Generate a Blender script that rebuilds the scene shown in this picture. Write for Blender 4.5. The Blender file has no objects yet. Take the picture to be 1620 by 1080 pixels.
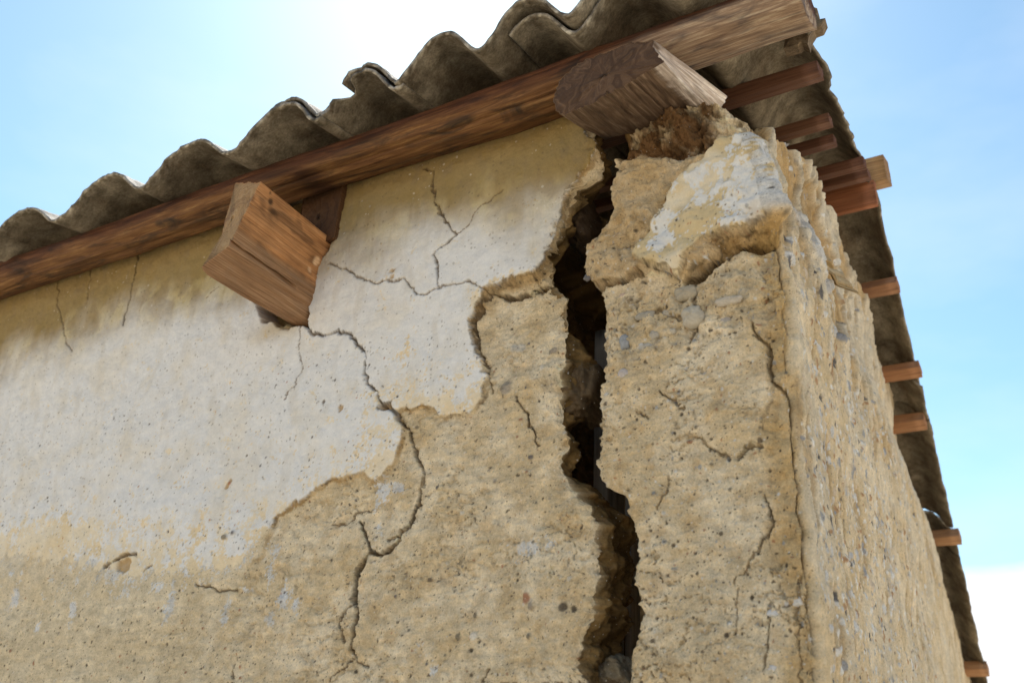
import bpy, math
import numpy as np

# ------------------------------------------------------------------ scene, camera, world, sun
S = bpy.context.scene
COL = S.collection
F = 1575.0
AX = np.array([0.85225093, -0.18351389, -0.48988877])   # world X in camera (right, down, forward)
AY = np.array([0.52101944, 0.38185712, 0.76336353])
AZ = np.array([0.0469797, -0.90581885, 0.42105238])

def ray(px, py):
    r = np.array([px - 810.0, py - 540.0, F])
    return np.array([r @ AX, r @ AY, r @ AZ])

def P(px, py, y=0.0):
    """point of the place seen at photo pixel, on the vertical plane Y = y"""
    c = ray(px, py)
    return c * ((y + 1) / c[1]) + np.array([0, -1.0, 0])

def PX(px, py, x):
    c = ray(px, py)
    return c * (x / c[0]) + np.array([0, -1.0, 0])

from mathutils import Matrix
cam = bpy.data.cameras.new('camera')
camo = bpy.data.objects.new('camera', cam)
COL.objects.link(camo)
right = (AX[0], AY[0], AZ[0]); up = (-AX[1], -AY[1], -AZ[1]); back = (-AX[2], -AY[2], -AZ[2])
M = Matrix(((right[0], up[0], back[0], 0), (right[1], up[1], back[1], -1.0),
            (right[2], up[2], back[2], 0), (0, 0, 0, 1)))
camo.matrix_world = M
cam.sensor_width = 36.0; cam.lens = 35.0; cam.clip_start = 0.02; cam.clip_end = 3000
cam.dof.use_dof = True; cam.dof.focus_distance = 1.33; cam.dof.aperture_fstop = 6.3
S.camera = camo

SUN_EL, SUN_AZ = math.radians(47), math.radians(-38)      # azimuth from +Y towards +X
w = bpy.data.worlds.new("World"); S.world = w; w.use_nodes = True
nt = w.node_tree; nt.nodes.clear()
sky = nt.nodes.new('ShaderNodeTexSky'); sky.sky_type = 'NISHITA'; sky.sun_disc = False
sky.sun_elevation = SUN_EL; sky.sun_rotation = SUN_AZ
sky.air_density = 1.0; sky.dust_density = 0.45; sky.ozone_density = 1.0; sky.altitude = 200
bgn = nt.nodes.new('ShaderNodeBackground'); bgn.inputs[1].default_value = 0.05
outw = nt.nodes.new('ShaderNodeOutputWorld')
geo = nt.nodes.new('ShaderNodeTexCoord')
# soft clouds: white where a stretched noise of the view direction is high
mp = nt.nodes.new('ShaderNodeMapping'); mp.inputs['Scale'].default_value = (1.0, 1.0, 2.6)
nz = nt.nodes.new('ShaderNodeTexNoise'); nz.inputs['Scale'].default_value = 2.2
nz.inputs['Detail'].default_value = 6; nz.inputs['Roughness'].default_value = 0.5
cr = nt.nodes.new('ShaderNodeValToRGB'); cr.color_ramp.elements[0].position = 0.50
cr.color_ramp.elements[1].position = 0.72
sep = nt.nodes.new('ShaderNodeSeparateXYZ')
low = nt.nodes.new('ShaderNodeMapRange'); low.inputs[1].default_value = 0.408; low.inputs[2].default_value = 0.362
mul = nt.nodes.new('ShaderNodeMath'); mul.operation = 'MAXIMUM'
mul2 = nt.nodes.new('ShaderNodeMath'); mul2.operation = 'MULTIPLY'; mul2.inputs[1].default_value = 0.25
add0 = nt.nodes.new('ShaderNodeMath'); add0.operation = 'MULTIPLY_ADD'; add0.inputs[1].default_value = 0.35
mixc = nt.nodes.new('ShaderNodeMixRGB'); mixc.inputs[2].default_value = (9.5, 9.8, 10.0, 1)
L = nt.links.new
L(geo.outputs['Generated'], mp.inputs[0]); L(mp.outputs[0], nz.inputs[0]); L(nz.outputs[0], cr.inputs[0])
L(geo.outputs['Generated'], sep.inputs[0])
L(nz.outputs[0], add0.inputs[0]); L(sep.outputs[2], add0.inputs[2])      # z + 0.16*noise
L(add0.outputs[0], low.inputs[0]); L(cr.outputs[0], mul2.inputs[0])
L(low.outputs[0], mul.inputs[0]); L(mul2.outputs[0], mul.inputs[1])
tint = nt.nodes.new('ShaderNodeMixRGB'); tint.blend_type = 'MULTIPLY'; tint.inputs[0].default_value = 1; tint.inputs[2].default_value = (1.30, 1.58, 1.50, 1)
L(sky.outputs[0], tint.inputs[1])
L(mul.outputs[0], mixc.inputs[0]); L(tint.outputs[0], mixc.inputs[1]); L(mixc.outputs[0], bgn.inputs[0])
L(bgn.outputs[0], outw.inputs[0])

sl = bpy.data.lights.new('sun', 'SUN'); sl.energy = 5.0; sl.angle = math.radians(0.5); sl.color = (1, 0.93, 0.82)
so = bpy.data.objects.new('sun', sl); COL.objects.link(so)
from mathutils import Vector
sd = Vector((math.sin(SUN_AZ) * math.cos(SUN_EL), math.cos(SUN_AZ) * math.cos(SUN_EL), math.sin(SUN_EL)))
so.rotation_euler = sd.to_track_quat('Z', 'Y').to_euler(); so.location = (-3, 3, 5)

S.view_settings.view_transform = 'Standard'; S.view_settings.look = 'None'
S.view_settings.exposure = 1.38; S.view_settings.gamma = 1
S.render.engine = 'CYCLES'
S.cycles.max_bounces = 8; S.cycles.diffuse_bounces = 5

# ------------------------------------------------------------------ numpy noise
_r = np.random.default_rng(7)
_perm = _r.permutation(4096).astype(np.int64)
_ang = _r.random(4096) * 2 * np.pi
_gx, _gy = np.cos(_ang), np.sin(_ang)

def pn(x, y, seed=0):
    xi = np.floor(x).astype(np.int64); yi = np.floor(y).astype(np.int64)
    fx = x - xi; fy = y - yi
    def g(ix, iy, dx, dy):
        h = _perm[(_perm[(ix + seed * 131) & 4095] + iy * 7 + seed) & 4095]
        return _gx[h] * dx + _gy[h] * dy
    u = fx * fx * fx * (fx * (fx * 6 - 15) + 10); v = fy * fy * fy * (fy * (fy * 6 - 15) + 10)
    a = g(xi, yi, fx, fy); b = g(xi + 1, yi, fx - 1, fy)
    c = g(xi, yi + 1, fx, fy - 1); d = g(xi + 1, yi + 1, fx - 1, fy - 1)
    return ((a * (1 - u) + b * u) * (1 - v) + (c * (1 - u) + d * u) * v) * 1.5

def fbm(x, y, sc, octv=4, seed=0, gain=0.5):
    o = np.zeros(np.broadcast(x, y).shape); a = 1.0
    for i in range(octv):
        o = o + a * pn(x * sc + 17.3 * i, y * sc - 9.1 * i, seed + i); sc *= 2.03; a *= gain
    return o

def sst(e0, e1, v):
    t = np.clip((v - e0) / (e1 - e0), 0, 1)
    return t * t * (3 - 2 * t)

def mix(a, b, t):
    t = np.asarray(t)[..., None]
    return a * (1 - t) + np.asarray(b) * t

def wp(pts, y=0.0):
    return np.array([P(a, b, y)[[0, 2]] for a, b in pts])

def seg_dist(x, y, pl, closed=False):
    pl = np.asarray(pl); n = len(pl)
    d = np.full(x.shape, 1e9)
    for i in range(n if closed else n - 1):
        ax, ay = pl[i]; bx, by = pl[(i + 1) % n]
        vx, vy = bx - ax, by - ay
        t = np.clip(((x - ax) * vx + (y - ay) * vy) / (vx * vx + vy * vy + 1e-12), 0, 1)
        d = np.minimum(d, (x - ax - t * vx) ** 2 + (y - ay - t * vy) ** 2)
    return np.sqrt(d)

def sdf(x, y, pl):
    """positive inside"""
    d = seg_dist(x, y, pl, True)
    ins = np.zeros(x.shape, bool); n = len(pl)
    for i in range(n):
        ax, ay = pl[i]; bx, by = pl[(i + 1) % n]
        if ay == by: continue
        c = ((ay > y) != (by > y)) & (x < (bx - ax) * (y - ay) / (by - ay) + ax)
        ins ^= c
    return np.where(ins, d, -d)

# ------------------------------------------------------------------ object helpers
def link(o, parent=None):
    COL.objects.link(o)
    if parent is not None: o.parent = parent
    return o

def tag(o, label=None, cat=None, group=None, kind=None):
    if label: o['label'] = label
    if cat: o['category'] = cat
    if group: o['group'] = group
    if kind or label: o['kind'] = kind or 'thing'
    return o

def empty(name, loc, label, cat, group=None):
    o = bpy.data.objects.new(name, None); o.location = loc; o.empty_display_size = 0.05
    link(o); return tag(o, label, cat, group)

def mk(name, V, Fc, mat, parent=None, col=None, uv=None, smooth=True, origin=None):
    """V (n,3) world coordinates, Fc list/array of faces"""
    V = np.asarray(V, float)
    if parent is not None: org = np.array(parent.matrix_basis.translation)
    elif origin is not None: org = np.array(origin, float)
    else: org = np.array([V[:, 0].mean(), V[:, 1].mean(), V[:, 2].min()])
    me = bpy.data.meshes.new(name)
    if isinstance(Fc, np.ndarray):
        nf = len(Fc)
        me.vertices.add(len(V)); me.vertices.foreach_set('co', (V - org).astype(np.float32).ravel())
        me.loops.add(nf * 4); me.loops.foreach_set('vertex_index', Fc.astype(np.int32).ravel())
        me.polygons.add(nf)
        me.polygons.foreach_set('loop_start', np.arange(0, nf * 4, 4, dtype=np.int32))
        me.polygons.foreach_set('loop_total', np.full(nf, 4, np.int32))
        me.update(calc_edges=True)
    else:
        me.from_pydata([tuple(v) for v in (V - org)], [], [tuple(int(i) for i in f) for f in Fc])
    me.validate(); me.polygons.foreach_set('use_smooth', [smooth] * len(me.polygons))
    if col is not None:
        a = me.color_attributes.new('Col', 'FLOAT_COLOR', 'POINT')
        c = np.ones((len(V), 4), np.float32); c[:, :3] = col
        a.data.foreach_set('color', c.ravel())
    if uv is not None:
        l = me.uv_layers.new(name='UVMap')
        vi = np.empty(len(me.loops), np.int32); me.loops.foreach_get('vertex_index', vi)
        l.data.foreach_set('uv', np.asarray(uv, np.float32)[vi].ravel())
    me.materials.append(mat)
    o = bpy.data.objects.new(name, me)
    if parent is None: o.location = org
    return link(o, parent)

def compact(V, Fc, *attrs):
    used = np.unique(Fc); m = np.full(len(V), -1); m[used] = np.arange(len(used))
    return (V[used], m[Fc]) + tuple(a[used] for a in attrs)

def grid_faces(nr, nc):
    i = np.arange(nr - 1)[:, None] * nc + np.arange(nc - 1)[None]
    return np.stack([i, i + 1, i + nc + 1, i + nc], -1).reshape(-1, 4)

# ------------------------------------------------------------------ materials
def newmat(name):
    m = bpy.data.materials.new(name); m.use_nodes = True
    b = m.node_tree.nodes['Principled BSDF']
    b.inputs['Roughness'].default_value = 0.92
    b.inputs['Specular IOR Level'].default_value = 0.2
    return m, m.node_tree, b

def N(nt, typ, **kw):
    n = nt.nodes.new(typ)
    for k, v in kw.items():
        if k in n.inputs: n.inputs[k].default_value = v
        else: setattr(n, k, v)
    return n

def earth_mat(name, b1=0.35, b2=0.5, var=0.25, dist=0.002, grit=300.0, gritk=0.5):
    m, nt, b = newmat(name)
    tc = N(nt, 'ShaderNodeTexCoord')
    at = N(nt, 'ShaderNodeVertexColor'); at.layer_name = 'Col'
    n1 = N(nt, 'ShaderNodeTexNoise', Scale=420.0, Detail=4.0, Roughness=0.65)
    n2 = N(nt, 'ShaderNodeTexNoise', Scale=60.0, Detail=5.0, Roughness=0.6)
    n3 = N(nt, 'ShaderNodeTexNoise', Scale=900.0, Detail=2.0)
    for n in (n1, n2, n3): nt.links.new(tc.outputs['Object'], n.inputs[0])
    ad = N(nt, 'ShaderNodeMath', operation='ADD'); nt.links.new(n1.outputs[0], ad.inputs[0]); nt.links.new(n2.outputs[0], ad.inputs[1])
    mr = N(nt, 'ShaderNodeMapRange'); mr.inputs[1].default_value = 0.7; mr.inputs[2].default_value = 1.3
    mr.inputs[3].default_value = 1 - var; mr.inputs[4].default_value = 1 + var
    nt.links.new(ad.outputs[0], mr.inputs[0])
    vm = N(nt, 'ShaderNodeVectorMath', operation='SCALE')
    nt.links.new(at.outputs[0], vm.inputs[0]); nt.links.new(mr.outputs[0], vm.inputs['Scale'])
    # fine grit and pinholes below the size of the mesh
    vo = N(nt, 'ShaderNodeTexVoronoi', Scale=grit); nt.links.new(tc.outputs['Object'], vo.inputs[0])
    sp = N(nt, 'ShaderNodeSeparateColor'); nt.links.new(vo.outputs['Color'], sp.inputs[0])
    sz = N(nt, 'ShaderNodeMapRange'); sz.inputs[1].default_value = 0.62; sz.inputs[2].default_value = 1.0; sz.inputs[3].default_value = 0.0; sz.inputs[4].default_value = 0.42
    nt.links.new(sp.outputs[0], sz.inputs[0])
    df = N(nt, 'ShaderNodeMath', operation='SUBTRACT'); nt.links.new(sz.outputs[0], df.inputs[0]); nt.links.new(vo.outputs['Distance'], df.inputs[1])
    mk_ = N(nt, 'ShaderNodeMapRange'); mk_.inputs[1].default_value = 0.0; mk_.inputs[2].default_value = 0.06; mk_.inputs[4].default_value = gritk
    nt.links.new(df.outputs[0], mk_.inputs[0])
    gr = N(nt, 'ShaderNodeValToRGB'); gr.color_ramp.interpolation = 'CONSTANT'; ee = gr.color_ramp.elements
    ee[0].position = 0.0; ee[0].color = (.10, .075, .05, 1); ee[1].position = 0.45; ee[1].color = (.22, .15, .085, 1)
    e3 = ee.new(0.68); e3.color = (.66, .62, .55, 1); e4 = ee.new(0.88); e4.color = (.34, .33, .31, 1)
    nt.links.new(sp.outputs[1], gr.inputs[0])
    gm = N(nt, 'ShaderNodeMixRGB'); nt.links.new(mk_.outputs[0], gm.inputs[0]); nt.links.new(vm.outputs[0], gm.inputs[1]); nt.links.new(gr.outputs[0], gm.inputs[2])
    nt.links.new(gm.outputs[0], b.inputs['Base Color'])
    bp = N(nt, 'ShaderNodeBump', Strength=b1, Distance=dist); nt.links.new(n1.outputs[0], bp.inputs['Height'])
    bq = N(nt, 'ShaderNodeBump', Strength=b2, Distance=dist * 0.6); nt.links.new(n3.outputs[0], bq.inputs['Height'])
    nt.links.new(bp.outputs[0], bq.inputs['Normal']); nt.links.new(bq.outputs[0], b.inputs['Normal'])
    b.inputs['Specular IOR Level'].default_value = 0.12; b.inputs['Roughness'].default_value = 0.97
    return m

M_EARTH = earth_mat('adobe_earth', 0.9, 0.6, 0.27, 0.003)
M_PLAS = earth_mat('lime_plaster', 0.4, 0.3, 0.10, 0.0015, 170.0, 0.35)
M_STONE = earth_mat('pebble_stone', 0.2, 0.2, 0.15, 0.001, 300.0, 0.1)

def wood_mat(name, c0, c1, c2, rings=150.0, along=7.0, stain=0.5, rough=0.75, dark=(0.02, 0.012, 0.008)):
    """grain runs along u of the UV map (metres)"""
    m, nt, b = newmat(name); LN = nt.links.new
    uv = N(nt, 'ShaderNodeUVMap'); uv.uv_map = 'UVMap'
    at = N(nt, 'ShaderNodeVertexColor'); at.layer_name = 'Col'
    mp = N(nt, 'ShaderNodeMapping'); mp.inputs['Scale'].default_value = (along, rings, 1); LN(uv.outputs[0], mp.inputs[0])
    n0 = N(nt, 'ShaderNodeTexNoise', Scale=1.0, Detail=6.0, Roughness=0.7, Distortion=0.6); LN(mp.outputs[0], n0.inputs[0])
    mp2 = N(nt, 'ShaderNodeMapping'); mp2.inputs['Scale'].default_value = (along * 0.8, rings * 0.16, 1); LN(uv.outputs[0], mp2.inputs[0])
    n1 = N(nt, 'ShaderNodeTexNoise', Scale=1.0, Detail=4.0, Roughness=0.6, Distortion=1.2); LN(mp2.outputs[0], n1.inputs[0])
    r = N(nt, 'ShaderNodeValToRGB'); e = r.color_ramp.elements
    e[0].position = 0.30; e[0].color = (*c0, 1); e[1].position = 0.72; e[1].color = (*c2, 1)
    x = e.new(0.5); x.color = (*c1, 1); LN(n0.outputs[0], r.inputs[0])
    r2 = N(nt, 'ShaderNodeValToRGB'); e = r2.color_ramp.elements
    e[0].position = 0.28; e[0].color = (1, 1, 1, 1); e[1].position = 0.50; e[1].color = (0, 0, 0, 1); LN(n1.outputs[0], r2.inputs[0])
    mx = N(nt, 'ShaderNodeMixRGB'); mx.inputs[2].default_value = (*dark, 1)
    ms = N(nt, 'ShaderNodeMath', operation='MULTIPLY'); ms.inputs[1].default_value = stain
    LN(r2.outputs[0], ms.inputs[0]); LN(ms.outputs[0], mx.inputs[0]); LN(r.outputs[0], mx.inputs[1])
    mu = N(nt, 'ShaderNodeMixRGB', blend_type='MULTIPLY'); mu.inputs[0].default_value = 1
    LN(mx.outputs[0], mu.inputs[1]); LN(at.outputs[0], mu.inputs[2]); LN(mu.outputs[0], b.inputs['Base Color'])
    bp = N(nt, 'ShaderNodeBump', Strength=0.55, Distance=0.0016); LN(n0.outputs[0], bp.inputs['Height'])
    LN(bp.outputs[0], b.inputs['Normal']); b.inputs['Roughness'].default_value = rough
    b.inputs['Specular IOR Level'].default_value = 0.3
    return m

M_LOG = wood_mat('weathered_log_wood', (0.065, 0.022, 0.008), (0.17, 0.065, 0.022), (0.34, 0.16, 0.06), 200, 13, 0.9)
M_BEAM = wood_mat('sawn_beam_wood', (0.22, 0.105, 0.042), (0.45, 0.26, 0.125), (0.60, 0.40, 0.23), 420, 10, 0.3)
M_GREY = wood_mat('grey_weathered_wood', (0.05, 0.03, 0.018), (0.13, 0.085, 0.055), (0.27, 0.2, 0.14), 240, 14, 0.6)
M_BATT = wood_mat('batten_wood', (0.11, 0.045, 0.022), (0.22, 0.1, 0.05), (0.3, 0.16, 0.085), 300, 8, 0.3)
M_DARKW = wood_mat('dark_interior_wood', (0.10, 0.09, 0.075), (0.16, 0.14, 0.12), (0.22, 0.2, 0.17), 200, 6, 0.3)

def cement_mat():
    m, nt, b = newmat('fibre_cement'); LN = nt.links.new
    tc = N(nt, 'ShaderNodeTexCoord'); at = N(nt, 'ShaderNodeVertexColor'); at.layer_name = 'Col'
    n1 = N(nt, 'ShaderNodeTexNoise', Scale=28.0, Detail=7.0, Roughness=0.7)
    n2 = N(nt, 'ShaderNodeTexNoise', Scale=260.0, Detail=4.0, Roughness=0.7)
    v = N(nt, 'ShaderNodeTexVoronoi', Scale=190.0)
    for n in (n1, n2, v): LN(tc.outputs['Object'], n.inputs[0])
    r = N(nt, 'ShaderNodeValToRGB'); e = r.color_ramp.elements
    e[0].position = 0.33; e[0].color = (0.40, 0.36, 0.30, 1); e[1].position = 0.62; e[1].color = (1.15, 1.08, 0.95, 1); LN(n1.outputs[0], r.inputs[0])
    r2 = N(nt, 'ShaderNodeValToRGB'); e = r2.color_ramp.elements
    e[0].position = 0.36; e[0].color = (0.75, 0.75, 0.75, 1); e[1].position = 0.66; e[1].color = (1.3, 1.3, 1.3, 1); LN(n2.outputs[0], r2.inputs[0])
    a = N(nt, 'ShaderNodeMixRGB', blend_type='MULTIPLY'); a.inputs[0].default_value = 1; LN(r.outputs[0], a.inputs[1]); LN(r2.outputs[0], a.inputs[2])
    c = N(nt, 'ShaderNodeMixRGB', blend_type='MULTIPLY'); c.inputs[0].default_value = 1; LN(a.outputs[0], c.inputs[1]); LN(at.outputs[0], c.inputs[2])
    LN(c.outputs[0], b.inputs['Base Color'])
    bp = N(nt, 'ShaderNodeBump', Strength=0.6, Distance=0.002); LN(n2.outputs[0], bp.inputs['Height']); LN(bp.outputs[0], b.inputs['Normal'])
    return m
M_CEM = cement_mat()

# ------------------------------------------------------------------ ground
m, nt, b = newmat('dry_ground')
tc = N(nt, 'ShaderNodeTexCoord'); n1 = N(nt, 'ShaderNodeTexNoise', Scale=1.5, Detail=8.0)
r = N(nt, 'ShaderNodeValToRGB'); r.color_ramp.elements[0].position = 0.3; r.color_ramp.elements[0].color = (0.36, 0.30, 0.22, 1)
r.color_ramp.elements[1].position = 0.7; r.color_ramp.elements[1].color = (0.52, 0.45, 0.35, 1)
nt.links.new(tc.outputs['Object'], n1.inputs[0]); nt.links.new(n1.outputs[0], r.inputs[0]); nt.links.new(r.outputs[0], b.inputs['Base Color'])
GZ = -1.5
gx = np.concatenate([-np.geomspace(1000, 4, 16), np.linspace(-3, 3, 25), np.geomspace(4, 1000, 16)])
GX, GY = np.meshgrid(gx, gx)
V = np.stack([GX, GY, GZ + 0.012 * fbm(GX, GY, 0.7, 3, 90) * (np.hypot(GX, GY) < 12) - 0.0], -1).reshape(-1, 3)
g = mk('ground', V, grid_faces(len(gx), len(gx)), m, origin=(0, 0, GZ)); tag(g, kind='structure')

# ------------------------------------------------------------------ roof shape
CR = np.array([-2.61, -2.37, -2.13, -1.885, -1.645, -1.404, -1.195, -0.985, -0.837, -0.690, -0.554, -0.415, -0.275, -0.135])
def wave(s):
    ph = np.interp(s, CR, np.arange(len(CR)))
    return 0.935 + 0.0285 * (np.cos(2 * np.pi * ph) - 0.12 * np.cos(4 * np.pi * ph))
RIDGE = 0.73
def roof(Y):
    return np.where(Y < RIDGE, 0.22 * (Y + 0.15), 0.22 * (RIDGE + 0.15) - 0.425 * (Y - RIDGE))
DR = 0.0875

def onroof(px, py, dz):
    """point on the roof plane lowered to height dz, through a photo pixel"""
    c = ray(px, py)
    k = (dz - 0.22 * 0.85) / (c[2] - 0.22 * c[1]); Y = c[1] * k - 1
    if not (0 < Y < RIDGE + 0.04):
        z0 = dz + 0.22 * (RIDGE + 0.15)
        k = (z0 + 0.425 * (1 + RIDGE)) / (c[2] + 0.425 * c[1]); Y = c[1] * k - 1
    return np.array([c[0] * k, Y, c[2] * k])

# ------------------------------------------------------------------ walls: shared colours
ADOBE = np.array([0.60, 0.475, 0.295]); ADOBE2 = np.array([0.71, 0.60, 0.425]); CLAY = np.array([0.40, 0.25, 0.095])
WHITE = np.array([0.625, 0.615, 0.595]); OCHRE = np.array([0.43, 0.335, 0.185]); CREAM = np.array([0.60, 0.52, 0.38])
DIRT = np.array([0.13, 0.085, 0.045])
# crack edges in photo pixels, top to bottom
LEDGE = [(938, 175), (938, 215), (950, 255), (948, 275), (912, 292), (896, 315), (885, 342), (877, 372), (866, 393), (862, 420), (864, 440), (884, 458), (886, 490),
         (890, 540), (884, 575), (878, 605), (882, 650), (893, 700), (880, 730), (886, 750), (905, 782), (926, 795), (934, 830), (940, 880),
         (936, 930), (930, 970), (912, 1020), (908, 1050), (918, 1085), (905, 1200)]
REDGE = [(985, 120), (975, 180), (972, 290), (972, 345), (955, 375), (938, 400), (932, 430), (940, 452), (952, 470), (955, 530), (955, 600), (946, 640), (945, 700),
         (942, 730), (955, 765), (984, 785), (995, 815), (1010, 850), (1005, 900), (1012, 965), (1008, 1000), (994, 1035), (997, 1085), (985, 1200)]
CORNER = [(1196, 120), (1192, 170), (1198, 215), (1224, 280), (1238, 345), (1250, 450), (1260, 600), (1268, 700), (1280, 850), (1295, 1000), (1300, 1080), (1306, 1200)]
def edge_fn(pl):
    q = wp(pl); o = np.argsort(q[:, 1]); return q[o, 1], q[o, 0]
LE, RE, CE = edge_fn(LEDGE), edge_fn(REDGE), edge_fn(CORNER)

def zrows(ztop, step):
    return np.concatenate([np.linspace(GZ - 0.05, 0.06, 30)[:-1], np.arange(0.06, ztop, step)])

def crackset(x, z, h, col, cracks, depthk=1.0, seed=300, ck=0.8):
    """carve thin cracks: list of (pixel points, width mm, depth mm)"""
    wx = x + 0.0034 * fbm(x, z, 50, 4, seed, .6); wz = z + 0.0034 * fbm(x, z, 50, 4, seed + 5, .6)
    for pts, wd, dp in cracks:
        q = wp(pts) if not isinstance(pts, np.ndarray) else pts
        mrg = 0.02
        idx = np.nonzero((x > q[:, 0].min() - mrg) & (x < q[:, 0].max() + mrg) & (z > q[:, 1].min() - mrg) & (z < q[:, 1].max() + mrg))
        if len(idx[0]) == 0: continue
        d = seg_dist(wx[idx], wz[idx], q)
        wv = wd * 0.00058 * (0.55 + 1.1 * (0.5 + fbm(x[idx], z[idx], 30, 2, seed + 9)))
        k = np.clip(1.15 - d / np.maximum(wv, 0.0011), 0, 1)
        h[idx] -= dp * 0.001 * np.clip(k * 1.8, 0, 1)
        col[idx] = mix(col[idx], DIRT, np.clip(k * 2.2, 0, 1) * ck)
    return h, col

def scatter(x, z, h, col, pts, rad, hgt, cols, mask=None, asp=None, zvec=None):
    """small round grains set in the surface; rows of x,z share z in zvec"""
    for k in range(len(pts)):
        px, pz = pts[k]; r_ = rad[k]
        j0 = np.searchsorted(zvec, pz - 1.4 * r_); j1 = np.searchsorted(zvec, pz + 1.4 * r_) + 1
        if j1 <= j0: continue
        xr = x[j0]
        c0 = np.searchsorted(xr, px - 1.6 * r_ - 0.003); c1 = np.searchsorted(xr, px + 1.6 * r_ + 0.003) + 1
        sl_ = (slice(j0, j1), slice(c0, c1))
        xx, zz = x[sl_], z[sl_]
        if xx.size == 0: continue
        a = asp[k] if asp is not None else 1.0
        d = np.sqrt(((xx - px) / a) ** 2 + ((zz - pz) * a) ** 2) / r_
        t = sst(1.15, 0.65, d)
        h[sl_] += hgt[k] * np.sqrt(np.clip(1 - d * d * 0.8, 0, 1)) * (d < 1.15)
        col[sl_] = mix(col[sl_], cols[k], t * 0.9)
    return h, col

rng = np.random.default_rng(11)

def steepfix(x, z, h, col, seed=800):
    """broken faces: where the relief is steep, crumble it in depth as well"""
    gz = np.gradient(h, axis=0) / np.maximum(np.gradient(z, axis=0), 1e-5); gxx = np.gradient(h, axis=1) / np.maximum(np.abs(np.gradient(x, axis=1)), 1e-5)
    w_ = sst(.7, 2.2, np.hypot(gxx, gz)); a, b_ = (x + .37 * z), h * 2.2 + .2 * z
    n1 = fbm(a, b_, 34, 4, seed, .6); n2 = fbm(a + 3, b_, 34, 4, seed + 5, .6)
    col = mix(col, col * .45, np.clip(w_ * sst(.05, .6, n1), 0, 1)); col = mix(col, np.minimum(col * 1.5, .8), np.clip(w_ * sst(.1, .6, n2), 0, 1) * .6)
    return .0026 * w_ * n1, .0026 * w_ * n2, col

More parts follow.
